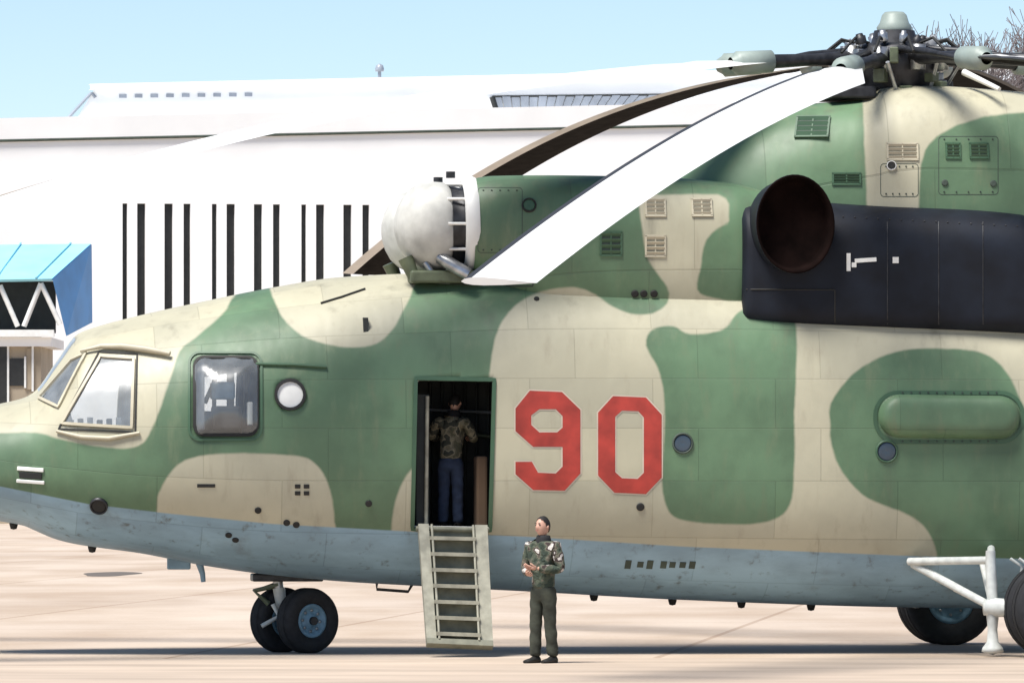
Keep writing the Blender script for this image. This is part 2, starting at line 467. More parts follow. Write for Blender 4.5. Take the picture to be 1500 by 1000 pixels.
# ------------------------------------------------------------------ ground
def ground_mat():
    m = bpy.data.materials.new('sun_bleached_concrete'); m.use_nodes = True
    nt = m.node_tree; N, Lk = nt.nodes, nt.links; b = N['Principled BSDF']
    b.inputs['Roughness'].default_value = 0.9; b.inputs['Specular IOR Level'].default_value = 0.2
    tc = N.new('ShaderNodeTexCoord')
    def noise(scale, sc, det=6):
        mp = N.new('ShaderNodeMapping'); mp.inputs['Scale'].default_value = sc
        Lk.new(tc.outputs['Object'], mp.inputs[0])
        n = N.new('ShaderNodeTexNoise'); n.inputs['Scale'].default_value = scale; n.inputs['Detail'].default_value = det
        Lk.new(mp.outputs[0], n.inputs['Vector']); return n.outputs['Fac']
    def ramp(src, p0, c0, p1, c1):
        r = N.new('ShaderNodeValToRGB'); r.color_ramp.elements[0].position = p0; r.color_ramp.elements[1].position = p1
        r.color_ramp.elements[0].color = (*c0, 1); r.color_ramp.elements[1].color = (*c1, 1)
        Lk.new(src, r.inputs[0]); return r.outputs[0]
    def mul(a, c, f=1.0):
        x = N.new('ShaderNodeMix'); x.data_type = 'RGBA'; x.blend_type = 'MULTIPLY'; x.inputs[0].default_value = f
        Lk.new(a, x.inputs[6]); Lk.new(c, x.inputs[7]); return x.outputs[2]
    base = ramp(noise(0.10, (1, 0.35, 1)), 0.3, (0.50, 0.41, 0.33), 0.7, (0.60, 0.505, 0.41))
    col = mul(base, ramp(noise(0.9, (0.35, 0.12, 1), 8), 0.35, (0.74, 0.68, 0.62), 0.62, (1, 1, 1)), 0.8)
    col = mul(col, ramp(noise(14, (1, 1, 1), 4), 0.3, (0.86, 0.86, 0.86), 0.7, (1, 1, 1)), 0.8)
    br = N.new('ShaderNodeTexBrick'); br.offset = 0.0
    br.inputs['Scale'].default_value = 1; br.inputs['Brick Width'].default_value = 6; br.inputs['Row Height'].default_value = 6
    br.inputs['Mortar Size'].default_value = 0.05
    br.inputs['Color1'].default_value = (0.94, 0.94, 0.95, 1); br.inputs['Color2'].default_value = (1, 1, 1, 1); br.inputs['Mortar'].default_value = (0.66, 0.6, 0.56, 1)
    mp = N.new('ShaderNodeMapping'); mp.inputs['Rotation'].default_value = (0, 0, 0.09)
    Lk.new(tc.outputs['Object'], mp.inputs[0]); Lk.new(mp.outputs[0], br.inputs['Vector'])
    col = mul(col, br.outputs['Color'], 0.7)
    Lk.new(col, b.inputs['Base Color'])
    bp = N.new('ShaderNodeBump'); bp.inputs['Strength'].default_value = 0.3; bp.inputs['Distance'].default_value = 0.01
    Lk.new(noise(14, (1, 1, 1)), bp.inputs['Height']); Lk.new(bp.outputs[0], b.inputs['Normal'])
    return m
M['ground'] = ground_mat()
M['strip'] = mat('brown_shade_tone', (0.34, 0.255, 0.18), 0.9, var=0.25, scale=0.9, bump=0.1, sx=(0.4, 1, 1))
g = MB().add([(-6000, -300, 0), (6000, -300, 0), (6000, 9000, 0), (-6000, 9000, 0)], [(0, 1, 2, 3)]).build('ground', M['ground'])
tag(g, 'pale pinkish concrete apron stretching under the helicopter to the hangar', 'ground', kind='structure')

M['strip'] = mat('brown_shade_tone', (0.46, 0.37, 0.29), 0.9, var=0.2, scale=0.9, bump=0.1, sx=(0.3, 1, 1))  # browner tone paints in the soft shadow before the helicopter
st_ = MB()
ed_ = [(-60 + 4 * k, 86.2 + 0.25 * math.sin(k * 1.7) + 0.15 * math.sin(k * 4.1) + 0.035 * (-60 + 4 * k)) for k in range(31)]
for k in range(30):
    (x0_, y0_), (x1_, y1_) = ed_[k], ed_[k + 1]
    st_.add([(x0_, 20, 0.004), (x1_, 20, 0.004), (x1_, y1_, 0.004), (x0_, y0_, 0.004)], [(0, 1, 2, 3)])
tag(st_.build('foreground_shade_strip', M['strip']), 'browner foreground strip with the helicopter shade put into its colour', 'ground', kind='structure')
pt = MB()
pt.add([(-9.35 + 0.62 * math.cos(a) * (1 + .2 * math.sin(3 * a)), 163 + 4.0 * math.sin(a), 0.004) for a in [2 * math.pi * k / 24 for k in range(24)]], [tuple(range(24))])
tag(pt.build('oil_stain', mat('oil_stain', (0.12, 0.10, 0.08), 0.8)), 'dark oval oil stain on the apron under the nose', 'stain', kind='structure')

# ------------------------------------------------------------------ hangar far behind
HD, HY = 385.0, R(9)     # distance of the wall at the picture's middle; wall runs away to the right
hx, hy = math.cos(HY), math.sin(HY)
def hw(px, py, off=0.0):
    """hangar-local point (s along wall, depth off behind the face, z) seen at a pixel"""
    dx, dz = (px - 750) / F, (HOR - py) / F
    # point (X,Y)=t*(dx,1); depth behind wall = -hy*X + hx*(Y-HD)
    t = (off + hx * HD) / (hx - hy * dx)
    X, Y = t * dx, t
    return Vector((hx * X + hy * (Y - HD), off, HC + t * dz))
hang = empty('hangar', (0, HD, 0), HY)
tag(hang, 'huge white hangar with tall dark window slots behind the helicopter', 'hangar')
z0 = 0.0
def wall_top(s):
    a, b = hw(0, 205), hw(830, 187)
    return a.z + (s - a.x) * (b.z - a.z) / (b.x - a.x)
sL, sR = hw(-420, 300).x, hw(1900, 300).x
slot_px = []
for k in range(5):
    b0 = 183 + k * 131
    slot_px += [(b0, 7), (b0 + 24, 12), (b0 + 64, 12), (b0 + 91, 10)]
z_b, = (hw(400, 640).z,)
edges = [sL]
slots = []
for cx_, w_ in slot_px:
    a, b_ = hw(cx_ - w_ / 2, 400).x, hw(cx_ + w_ / 2, 400).x
    slots.append((a, b_)); edges += [a, b_]
edges.append(sR)
wl = MB()
zt_slot = hw(350, 299).z
dep = 0.35
for i in range(len(edges) - 1):
    a, b_ = edges[i], edges[i + 1]
    if i % 2 == 0:
        wl.add([(a, 0, 0), (b_, 0, 0), (b_, 0, wall_top(b_)), (a, 0, wall_top(a))], [(0, 1, 2, 3)])
    else:
        wl.add([(a, 0, 0), (b_, 0, 0), (b_, 0, z_b), (a, 0, z_b)], [(0, 1, 2, 3)])
        wl.add([(a, 0, zt_slot), (b_, 0, zt_slot), (b_, 0, wall_top(b_)), (a, 0, wall_top(a))], [(0, 1, 2, 3)])
        wl.add([(a, 0, z_b), (a, dep, z_b), (a, dep, zt_slot), (a, 0, zt_slot), (b_, 0, z_b), (b_, dep, z_b), (b_, dep, zt_slot), (b_, 0, zt_slot)],
               [(0, 1, 2, 3), (7, 6, 5, 4), (3, 2, 6, 7), (4, 5, 1, 0)])
DEPTH = 60.0
wl.add([(sL, 0, 0), (sL, DEPTH, 0), (sL, DEPTH, wall_top(sL)), (sL, 0, wall_top(sL))], [(3, 2, 1, 0)])
wl.add([(sR, 0, 0), (sR, DEPTH, 0), (sR, DEPTH, wall_top(sR)), (sR, 0, wall_top(sR))], [(0, 1, 2, 3)])
wl.build('wall', M['hangar'], hang)
for a, b_ in slots:
    wo = MB().add([(a, dep, z_b), (b_, dep, z_b), (b_, dep, zt_slot), (a, dep, zt_slot)], [(0, 1, 2, 3)]).build('window', M['slot'], hang)
# fascia and roof: the fascia stands proud, so a thin shadow runs below it
def eave(s): return wall_top(s) + 0.02
fz = hw(40, 172).z - hw(40, 203).z
fas = MB()
for a, b_ in ((sL - 1, sR + 1),):
    pr = -0.16
    fas.add([(a, pr, eave(a)), (b_, pr, eave(b_)), (b_, pr, eave(b_) + fz), (a, pr, eave(a) + fz), (a, 0.3, eave(a)), (b_, 0.3, eave(b_))],
            [(0, 1, 2, 3), (5, 4, 0, 1)][:1] + [(4, 5, 1, 0)])
fas.build('fascia', M['hangar_roof'], hang)
MB().tube([(sL, -0.12, eave(sL) - 0.07), (sR, -0.12, eave(sR) - 0.07)], 0.075, 6).build('eave_shadow_line', M['vent'], hang)  # dark tube added to draw the shadow line below the fascia
rf = MB()
rf.add([(sL - 1, -0.16, eave(sL - 1) + fz), (sR + 1, -0.16, eave(sR + 1) + fz), (sR + 1, DEPTH, eave(sR + 1) + fz + 0.4), (sL - 1, DEPTH, eave(sL - 1) + fz + 0.4)], [(0, 1, 2, 3)])
rf.build('roof', M['hangar_roof'], hang)
# raised roof monitor, set back
mo = 9.0
A, B, C, Dd = hw(92, 182, mo), hw(138, 131, mo), hw(1900, 92, mo), hw(1900, 182, mo)
A.z -= 1.0; Dd.z -= 1.0
mon = MB()
bk = Vector((7, 25, 0))
mon.add([A, B, C, Dd, A + bk, B + bk, C + bk, Dd + bk], [(3, 2, 1, 0), (0, 1, 5, 4), (1, 2, 6, 5), (2, 3, 7, 6)])
mo_o = mon.build('roof_monitor', M['hangar'], hang)
trim = MB()
pA, pB = hw(97, 176, mo - 0.1), hw(134, 136, mo - 0.1)
trim.tube([pA, pB], 0.09, 6)
trim.tube([pB, hw(140, 143, mo - 0.1)], 0.09, 6)
trim.build('gable_trim', M['sky_pane'], mo_o)
cap = MB()
a_, b_ = hw(132, 131, mo - 0.4), hw(1900, 92, mo - 0.4)
cap.add([a_, b_, b_ + Vector((0, 0, 0.3)), a_ + Vector((0, 0, 0.3)), a_ + Vector((0, 1, 0)), b_ + Vector((0, 1, 0)), b_ + Vector((0, 1, .3)), a_ + Vector((0, 1, .3))],
        [(0, 1, 2, 3), (4, 5, 1, 0), (3, 2, 6, 7)])
cap.build('monitor_eave', M['hangar_roof'], mo_o)
for k in range(9):
    x = 180 + k * 23
    c = hw(x, 141 - (x - 180) * 0.012, mo - 0.03)
    MB().box(c, (0.42, 0.06, 0.2)).build('monitor_window', M['sky_pane'], mo_o)
# skylight band with panes
n_p = 20
sk = MB()
P0, P1 = hw(721, 142, mo - 0.05), hw(990, 139, mo - 0.05)
Q0, Q1 = hw(728, 165, mo - 0.05), hw(960, 166, mo - 0.05)
for u0, u1 in ((Vector(P0), Vector(P1)), (Vector(Q0), Vector(Q1))):
    sk.tube([u0, u1], 0.07, 6)
sk.tube([P0, Q0], 0.16, 6)
sko = sk.build('skylight_frame', M['slot'], mo_o)
for k in range(n_p):
    t0, t1 = (k + 0.06) / n_p, (k + 0.94) / n_p
    quad = [P0.lerp(P1, t0), P0.lerp(P1, t1), Q0.lerp(Q1, t1), Q0.lerp(Q1, t0)]
    quad = quad + [q + Vector((0, -0.05 - 0.02 * (k % 2), 0)) for q in quad]
    MB().add(quad, [(4, 5, 6, 7), (0, 1, 5, 4), (1, 2, 6, 5), (2, 3, 7, 6), (3, 0, 4, 7)]).build('pane', M['sky_pane'], mo_o)
vt = MB()
c = hw(556, 118, mo + 4)
vt.tube([c - Vector((0, 0, 1)), c + Vector((0, 0, 0.55))], 0.10, 8)
vt.lathe([(0.5, 0.02), (0.5, 0.24), (0.62, 0.26), (0.85, 0.2), (0.95, 0.02)], c, (0, 0, 1), 12)
vt.build('roof_vent', M['sky_pane'], hang)

# ------------------------------------------------------------------ blue-roofed building at the left edge
BD = 350.0
def bw(px, py, off=0.0): return world_pt(px, py, BD + off)
base = bw(30, 700)
bld = empty('blue_roofed_building', (base.x, BD, 0))
tag(bld, 'tan building with bright blue sloping roof and white struts behind the nose', 'building')
def bl(px, py, off=0.0):
    w = bw(px, py, off); return Vector((w.x - base.x, w.y - BD, w.z))
r1, r2, r3, r4 = bl(-160, 412, -2), bl(76, 408, -2), bl(133, 357, 4), bl(20, 358, 4)
r4b = bl(-160, 358, 4)
th = Vector((0, 0.25, -0.12))
roof = MB().add([r1, r2, r3, r4, r4b] + [v + th for v in (r1, r2, r3, r4, r4b)], [(0, 1, 2, 3, 4), (9, 8, 7, 6, 5), (5, 6, 1, 0), (6, 7, 2, 1)])
M['cyan_roof'] = mat('pale_blue_roof_sheet', (0.30, 0.66, 0.80), 0.5, var=0.12, scale=0.5)
roof.build('roof', M['cyan_roof'], bld)
s1, s2, s3 = bl(77, 409, -2), bl(134, 358, 4.0), bl(135, 472, 4.0)
s4 = bl(97, 492, -1.0)
sd = MB().add([s1, s2, s3, s4] + [v + Vector((0, .2, 0)) for v in (s1, s2, s3, s4)], [(3, 2, 1, 0), (4, 5, 6, 7), (0, 1, 5, 4), (1, 2, 6, 5), (2, 3, 7, 6)])
sd.build('side_panel', M['blue_roof'], bld)
for k in range(4):     # standing seams on the roof
    t = 0.15 + 0.25 * k
    a, b_ = r1.lerp(r2, t) + Vector((0, -.03, .05)), r4b.lerp(r3, t) + Vector((0, -.03, .05))
    MB().tube([a, b_], 0.05, 5).build('roof_seam', M['cyan_roof'], bld)
st = ((35, 478), (60, 415)), ((60, 415), (88, 475)), ((-30, 478), (0, 418)), ((0, 418), (26, 478))
for (a, b_) in st:
    MB().tube([bl(*a, -1.6), bl(*b_, -1.6)], 0.13, 8).build('strut', M['white'], bld)
MB().box((bl(30, 488, -1.6) + bl(-60, 488, -1.6)) / 2 + Vector((0, 0, 0)), (6.4, 0.5, 0.34)).build('beam', M['white'], bld)
MB().box((bl(-20, 450, 3)), (7.0, 0.4, 2.6)).build('upper_recess', M['slot'], bld)
wz = bl(0, 494).z
wx0, wx1 = bl(-200, 500).x, bl(62, 500).x
MB().box(((wx0 + wx1) / 2, 3.5, wz / 2), (wx1 - wx0, 9.0, wz)).build('wall', M['tan_wall'], bld)
MB().box(((wx0 + wx1) / 2 + 0.15, 3.4, wz - 0.25), (wx1 - wx0 + 0.8, 9.6, 0.45)).build('cornice', M['hangar'], bld)
for cxp, cyp, w_, h_ in ((0, 560, 22, 110), (25, 545, 22, 40), (-50, 560, 22, 110), (43, 540, 8, 60)):
    k = BD / F
    fr = MB().box(bl(cxp, cyp, -1.02), (w_ * k, 0.12, h_ * k)).build('window', M['slot'] if w_ > 10 else M['tan_wall'], bld)
    MB().box(bl(cxp + w_ / 2 + 1, cyp, -1.06), (3 * k, 0.2, (h_ + 6) * k)).build('window_trim', M['white'], fr)

# ------------------------------------------------------------------ bare trees behind the rotor
def bare_tree(px, top_py, D, seed, label):
    rnd = random.Random(seed)
    w = world_pt(px, top_py, D)
    H = w.z
    root = empty('bare_tree', (w.x, D, 0))
    tag(root, label, 'tree', 'leafless trees behind the rotor hub')
    tr, cr = MB(), MB()
    rv, rh, zc_ = H * 0.36, H * 0.22, H * 0.64
    def inside(p):
        e = math.sqrt((p.x / rh) ** 2 + (p.y / rh) ** 2 + ((p.z - zc_) / rv) ** 2)
        return e < 0.94 + 0.30 * mnoise.noise(Vector((p.x * 0.7, p.y * 0.7, p.z * 0.5 + seed)))
    def grow(p, d, ln, r, lev):
        pts, rads = [p], [r]
        n = 4
        for i in range(n):
            d = (d + Vector((rnd.uniform(-1, 1), rnd.uniform(-1, 1), rnd.uniform(-0.5, 1.0))) * 0.16).normalized()
            p = p + d * ln / n
            if lev > 1 and not inside(p): break
            pts.append(p); rads.append(max(r * (1 - 0.42 * (i + 1) / n), 0.011))
        if len(pts) < 2: return
        (tr if lev < 2 else cr).tube(pts, rads, 7 if lev < 2 else 4 if lev < 4 else 3, caps=False)
        if lev >= 7: return
        for k in range(rnd.choice((3, 3, 4, 4)) if lev > 0 else 9):
            i = rnd.randint(1, len(pts) - 1)
            if lev == 0: i = max(i, 2)
            side = Matrix.Rotation(rnd.uniform(0, 6.28), 3, d) @ d.orthogonal().normalized()
            sp_ = rnd.uniform(0.3, 0.8)
            nd = (d * math.cos(sp_) + side * math.sin(sp_) + Vector((0, 0, 0.30))).normalized()
            grow(pts[i], nd, ln * rnd.uniform(0.68, 0.86), max(rads[i] * 0.66, 0.011), lev + 1)
    grow(Vector((0, 0, -0.1)), Vector((0, 0, 1)), H * 0.42, 0.26, 0)
    tr.build('trunk', M['bark'], root)
    cr.build('crown', M['bark'], root)
bare_tree(1408, 14, 210, 3, 'tall bare tree whose twigs show just right of the rotor hub')
bare_tree(1515, 18, 215, 9, 'bare tree at the right picture edge, its trunk behind the helicopter')

# ------------------------------------------------------------------ helicopter: body shells
heli = empty('helicopter', HELI, YAW)
tag(heli, 'large green and beige camouflaged transport helicopter with red number 90', 'helicopter')

def shell(ctrl, pxs, nseg, y_off=0.0):
    """ctrl rows: px, top py, bottom py, half width m, py of the widest line, exponent above, exponent below"""
    c = np.array(ctrl, float)
    cols = [pchip(c[:, 0], c[:, k], pxs) for k in range(1, c.shape[1])]
    rows = []
    for i, px in enumerate(pxs):
        tp, bt, w, md, nt_, nb_ = (col[i] for col in cols)
        T, Bm, Mi = L(px, tp, y_off), L(px, bt, y_off), L(px, md, y_off)
        row = []
        for k in range(nseg):
            a = 2 * math.pi * k / nseg
            ca, sa = math.cos(a), math.sin(a)
            n = nt_ if sa >= 0 else nb_
            y = w * math.copysign(abs(ca) ** (2 / n), ca)
            h = (T.z - Mi.z) if sa >= 0 else (Mi.z - Bm.z)
            row.append(Vector((Mi.x, y_off + y, Mi.z + h * math.copysign(abs(sa) ** (2 / n), sa))))
        rows.append(row)
    return rows

def shell_mesh(rows, cap0=True, cap1=True):
    n = len(rows[0])
    V = [v for r in rows for v in r]
    Fc = []
    for i in range(len(rows) - 1):
        for k in range(n):
            k2 = (k + 1) % n
            Fc.append((i * n + k2, (i + 1) * n + k2, (i + 1) * n + k, i * n + k))
    if cap0: Fc.append(tuple(reversed(range(n))))
    if cap1: Fc.append(tuple(range((len(rows) - 1) * n, len(rows) * n)))
    return V, Fc

FUS = [
    # px   top  bot   w     mid  nt   nb
    (-152, 690, 702, 0.05, 696, 2.0, 2.0),
    (-146, 664, 716, 0.42, 694, 2.0, 2.0),
    (-125, 636, 732, 0.72, 692, 2.1, 2.1),
    (-90, 615, 746, 0.98, 690, 2.2, 2.2),
    (-45, 600, 756, 1.20, 689, 2.3, 2.3),
    (0, 591, 763, 1.38, 688, 2.4, 2.3),
    (36, 582, 770, 1.48, 686, 2.5, 2.4),
    (50, 574, 776, 1.52, 684, 2.5, 2.4),
    (84, 528, 790, 1.60, 680, 2.5, 2.4),
    (114, 489, 797, 1.67, 676, 2.5, 2.5),
    (140, 479, 801, 1.73, 672, 2.4, 2.5),
    (200, 463, 809, 1.84, 668, 2.3, 2.6),
    (300, 441, 828, 1.94, 664, 2.3, 2.6),
    (400, 421, 842, 1.99, 662, 2.35, 2.6),
    (500, 406, 851, 2.0, 660, 2.4, 2.6),
    (620, 401, 858, 2.0, 660, 2.7, 2.6),
    (760, 401, 865, 2.0, 662, 3.2, 2.6),
    (1000, 405, 878, 2.0, 668, 3.4, 2.6),
    (1340, 420, 889, 2.0, 680, 3.2, 2.6),
    (1800, 445, 892, 2.0, 690, 2.5, 2.6),
    (2300, 470, 850, 1.70, 660, 2.3, 2.4),
    (2700, 485, 730, 1.05, 600, 2.1, 2.2),
    (3100, 480, 660, 0.75, 570, 2, 2),
    (3650, 465, 600, 0.45, 530, 2, 2),
]
pxs = np.concatenate([np.linspace(-152, -120, 9)[:-1], np.arange(-120, 1560, 6), np.arange(1560, 2300, 30), np.arange(2300, 3651, 90)])
NS = 176
f_rows = shell(FUS, pxs, NS)
fV, fF = shell_mesh(f_rows)
bvh_f = BVHTree.FromPolygons([tuple(v) for v in fV], fF)

NAC = [
    (690, 262, 402, 0.58, 335, 2.2, 2.4),
    (720, 258, 415, 0.62, 335, 2.3, 2.4),
    (800, 257, 470, 0.66, 345, 2.5, 2.4),
    (960, 260, 500, 0.68, 360, 2.6, 2.4),
    (1066, 268, 500, 0.68, 370, 2.6, 2.4),
    (1120, 280, 500, 0.60, 380, 2.6, 2.4),
]
YE = 0.94
n_px = np.arange(690, 1121, 6.0)
n_rows = shell(NAC, n_px, 96, -YE)
# the control rows were read on the nacelle's own plane
nV, nF = shell_mesh(n_rows)
bvh_n = BVHTree.FromPolygons([tuple(v) for v in nV], nF)

FAI = [
    (940, 330, 520, 0.75, 420, 2.4, 3.0),
    (985, 268, 520, 0.90, 400, 2.5, 3.0),
    (1030, 222, 520, 1.05, 385, 2.6, 3.0),
    (1100, 178, 520, 1.20, 370, 2.8, 3.0),
    (1180, 154, 520, 1.30, 360, 3.0, 3.0),
    (1260, 146, 520, 1.36, 360, 3.2, 3.0),
    (1284, 131, 520, 1.38, 360, 3.2, 3.0),
    (1340, 127, 520, 1.40, 360, 3.2, 3.0),
    (1500, 137, 520, 1.40, 365, 3.1, 3.0),
    (1800, 175, 540, 1.25, 390, 2.8, 3.0),
    (2200, 300, 560, 0.90, 460, 2.4, 3.0),
    (2500, 430, 560, 0.40, 510, 2.2, 3.0),
]
a_px = np.concatenate([np.arange(940, 1560, 6.0), np.arange(1560, 2501, 40)])
a_rows = shell(FAI, a_px, 120)
aV, aF = shell_mesh(a_rows)
bvh_a = BVHTree.FromPolygons([tuple(v) for v in aV], aF)

# sooty exhaust shroud standing out from the side of the fairing (both sides)
SHR = [
    (1062, 292, 480, 1.72, 400, 3.4, 8.0),
    (1068, 290, 481, 1.80, 400, 3.6, 9.0),
    (1230, 298, 487, 1.86, 405, 4.0, 10.0),
    (1470, 312, 496, 1.86, 410, 4.0, 10.0),
    (1490, 335, 497, 1.86, 415, 4.0, 10.0),
    (1520, 395, 498, 1.85, 440, 4.0, 9.0),
    (1560, 470, 494, 1.55, 480, 3.0, 5.0),
]
s_px = np.concatenate([[1062, 1063.5, 1065, 1068], np.arange(1076, 1470, 12.0), np.arange(1470, 1561, 6)])
s_rows = shell(SHR, s_px, 112)
sV, sF = shell_mesh(s_rows)
bvh_s = BVHTree.FromPolygons([tuple(v) for v in sV], sF)

ALL = [bvh_f, bvh_n, bvh_a, bvh_s]
def surf(px, py, trees=None):
    d = ray_l(px, py).normalized()
    best = None
    for t in (trees or ALL):
        h = t.ray_cast(CAM_L, d, 400)
        if h[0] is not None and (best is None or h[3] < best[2]):
            n = h[1] if h[1].dot(d) < 0 else -h[1]
            best = (h[0], n, h[3])
    if best is None:
        return L(px, py, -1.5), Vector((0, -1, 0)), 0
    return best

# ---- fuselage: cut the door and the windows out of the skin, on both sides
HOLES = {
    'door': [(611, 556), (722, 558), (716, 774), (606, 772)],
    'side': [(91, 620), (147, 523), (196, 526), (193, 626)],
    'quarter': [(58, 583), (106, 527), (126, 518), (86, 596)],
    'bubble': rrect(285, 524, 377, 637, 14),
    'porthole': circ(425, 578, 21),
}
fv = np.array([tuple(v) for v in fV])
port = fv.copy(); port[:, 1] = -np.abs(port[:, 1])
q = proj(port)
n_skin = (len(f_rows) - 1) * NS
face_idx = np.array(fF[:n_skin])
fc = q[face_idx].mean(1)
fy = fv[face_idx][:, :, 1].mean(1)
fz_ = fv[face_idx][:, :, 2].mean(1)
owner = np.full(n_skin, -1)
hole_names = list(HOLES)
# only faces turned to the side of the aircraft can carry these openings
vis = np.ones(n_skin, bool)
for hi, hn in enumerate(hole_names):
    near = (np.abs(fy) > 0.35)
    ins = (sdf(fc, HOLES[hn]) > 0) & near & vis
    owner[ins & (fy < 0)] = hi * 2
    if hn != 'door':
        owner[ins & (fy > 0)] = hi * 2 + 1
# front windscreen: between the stations on the sloping face of the cockpit
st_i = np.arange(n_skin) // NS
stx = np.array([(pxs[i] + pxs[i + 1]) / 2 for i in range(len(pxs) - 1)])[st_i]
mid_z = np.array([f_rows[i][0].z for i in range(len(f_rows) - 1)])[st_i]
kk = np.arange(n_skin) % NS
ka = np.abs((kk + 0.5) / NS * 360 - 90)
fw = (stx > 54) & (stx < 110) & (ka > 2) & (ka < 16)
FW = 100
free = owner < 0
owner[fw & free & (fy < 0)] = FW
owner[fw & free & (fy > 0)] = FW + 1
newV = fv.copy()
vert_owner = {}
for fi in np.nonzero((owner >= 0) & (owner < FW))[0]:
    for v in face_idx[fi]: vert_owner.setdefault(int(v), set()).add(int(owner[fi]))
faces_of = {}
for fi in range(n_skin):
    for v in face_idx[fi]:
        if int(v) in vert_owner: faces_of.setdefault(int(v), []).append(fi)
def nearest_on(P, p):
    P = np.asarray(P, float); A, B = P, np.roll(P, -1, 0)
    e = B - A; t = np.clip(((p - A) * e).sum(1) / np.maximum((e * e).sum(1), 1e-9), 0, 1)
    c = A + t[:, None] * e
    return c[((c - p) ** 2).sum(1).argmin()]
for v, own in vert_owner.items():
    if all(owner[f] in own for f in faces_of[v]): continue
    hn = hole_names[min(own) // 2]
    tpx = nearest_on(HOLES[hn], q[v])
    hit = surf(tpx[0], tpx[1], [bvh_f])[0]
    newV[v] = (hit.x, hit.y if fv[v][1] < 0 else -hit.y, hit.z)
keep = [tuple(f) for f, o in zip(fF[:n_skin], owner) if o < 0] + fF[n_skin:]
me = bpy.data.meshes.new('fuselage')
me.from_pydata([tuple(v) for v in newV], [], keep)
me.update()
me.polygons.foreach_set('use_smooth', [True] * len(me.polygons))
paint(me)
me.materials.append(M['camo']); me.materials.append(M['lining'])
fus = link('fuselage', me, heli)
so = fus.modifiers.new('skin_thickness', 'SOLIDIFY')
so.thickness = 0.05; so.offset = -1; so.material_offset = 1; so.material_offset_rim = 1

def sub_mesh(name, faces, mats, parent, bulge=None, scale_n=0.0):
    used = sorted({int(v) for f in faces for v in f}); ix = {v: i for i, v in enumerate(used)}
    me = bpy.data.meshes.new(name)
    P = [Vector(newV[v]) for v in used]
    if bulge: P = [bulge(p, q[v]) for p, v in zip(P, used)]
    me.from_pydata([tuple(p) for p in P], [], [tuple(ix[int(v)] for v in f) for f in faces]); me.update()
    me.polygons.foreach_set('use_smooth', [True] * len(me.polygons))
    for m in mats: me.materials.append(m)
    return link(name, me, parent)

def outline(poly, off, side=1, step=5.0, trees=None):
    """follow a photo loop over the skin; returns points and normals, mirrored for the starboard side"""
    pts = []
    P = [np.array(p, float) for p in poly]
    for i in range(len(P)):
        a, b = P[i], P[(i + 1) % len(P)]
        n = max(1, int(np.hypot(*(b - a)) / step))
        for k in range(n): pts.append(a + (b - a) * k / n)
    out = []
    for p in pts:
        h, nn, _ = surf(p[0], p[1], trees or [bvh_f])
        out.append((h + nn * off, nn))
    if side < 0:
        out = [(Vector((a.x, -a.y, a.z)), Vector((b.x, -b.y, b.z))) for a, b in out]
    return out

def ring(name, poly, mat_, parent, w=0.035, h=0.025, side=1, off=0.0, trees=None):
    """rectangular-section frame round a photo loop on the skin"""
    O = outline(poly, off, side, trees=trees)
    n = len(O); vs, fs = [], []
    for i in range(n):
        p, nn = O[i]
        t = (O[(i + 1) % n][0] - O[i - 1][0]).normalized()
        b = nn.cross(t).normalized()
        vs += [p - b * w / 2 - nn * 0.01, p - b * w / 2 + nn * h, p + b * w / 2 + nn * h, p + b * w / 2 - nn * 0.01]
    for i in range(n):
        j = (i + 1) % n
        for k in range(4):
            k2 = (k + 1) % 4
            fs.append((i * 4 + k, j * 4 + k, j * 4 + k2, i * 4 + k2))
    return MB().add(vs, fs).build(name, mat_, parent)

bub_sd = HOLES['bubble']
def bulge_fn(p, pix):
    d = float(sdf(np.array([pix]), bub_sd)[0])
    k = math.sqrt(max(0.0, min(1.0, d / 34.0)))
    return p + Vector((0, math.copysign(0.16 * k, p.y), 0))
M['porthole'] = mat('white_porthole_disc', (0.80, 0.80, 0.76), 0.4, var=0.12, scale=5)  # even pale tone over the whole porthole
for hi, hn in enumerate(hole_names):
    if hn == 'door': continue
    for sd_ in (0, 1):
        faces = face_idx[owner == hi * 2 + sd_]
        if len(faces) == 0: continue
        side = 1 if sd_ == 0 else -1
        gm = M['porthole'] if hn == 'porthole' else M['glass_clear'] if hn == 'bubble' else M['glass']
        wo = sub_mesh('window', faces, [gm], heli, bulge_fn if hn == 'bubble' else None)
        fm = {'side': M['frame_beige'], 'quarter': M['frame_beige'], 'bubble': M['rubber_seal'], 'porthole': M['rubber_seal']}[hn]
        ring('frame', HOLES[hn], fm, wo, 0.036, 0.03, side)
        if hn == 'bubble':
            ring('outer_frame', rrect(277, 517, 383, 644, 16), M['frame_green'], wo, 0.03, 0.02, side)
        if hn == 'side':
            ring('seal', [(86, 628), (145, 516), (201, 519), (198, 633)], M['rubber_seal'], wo, 0.022, 0.012, side)
for o_ in (FW, FW + 1):
    faces = face_idx[owner == o_]
    if len(faces): sub_mesh('windscreen', faces, [M['glass']], heli)

def mirror_obj(o):
    c = o.copy(); c.data = o.data.copy(); COL.objects.link(c); c.parent = o.parent
    for v in c.data.vertices: v.co.y = -v.co.y
    c.data.flip_normals()
    return c

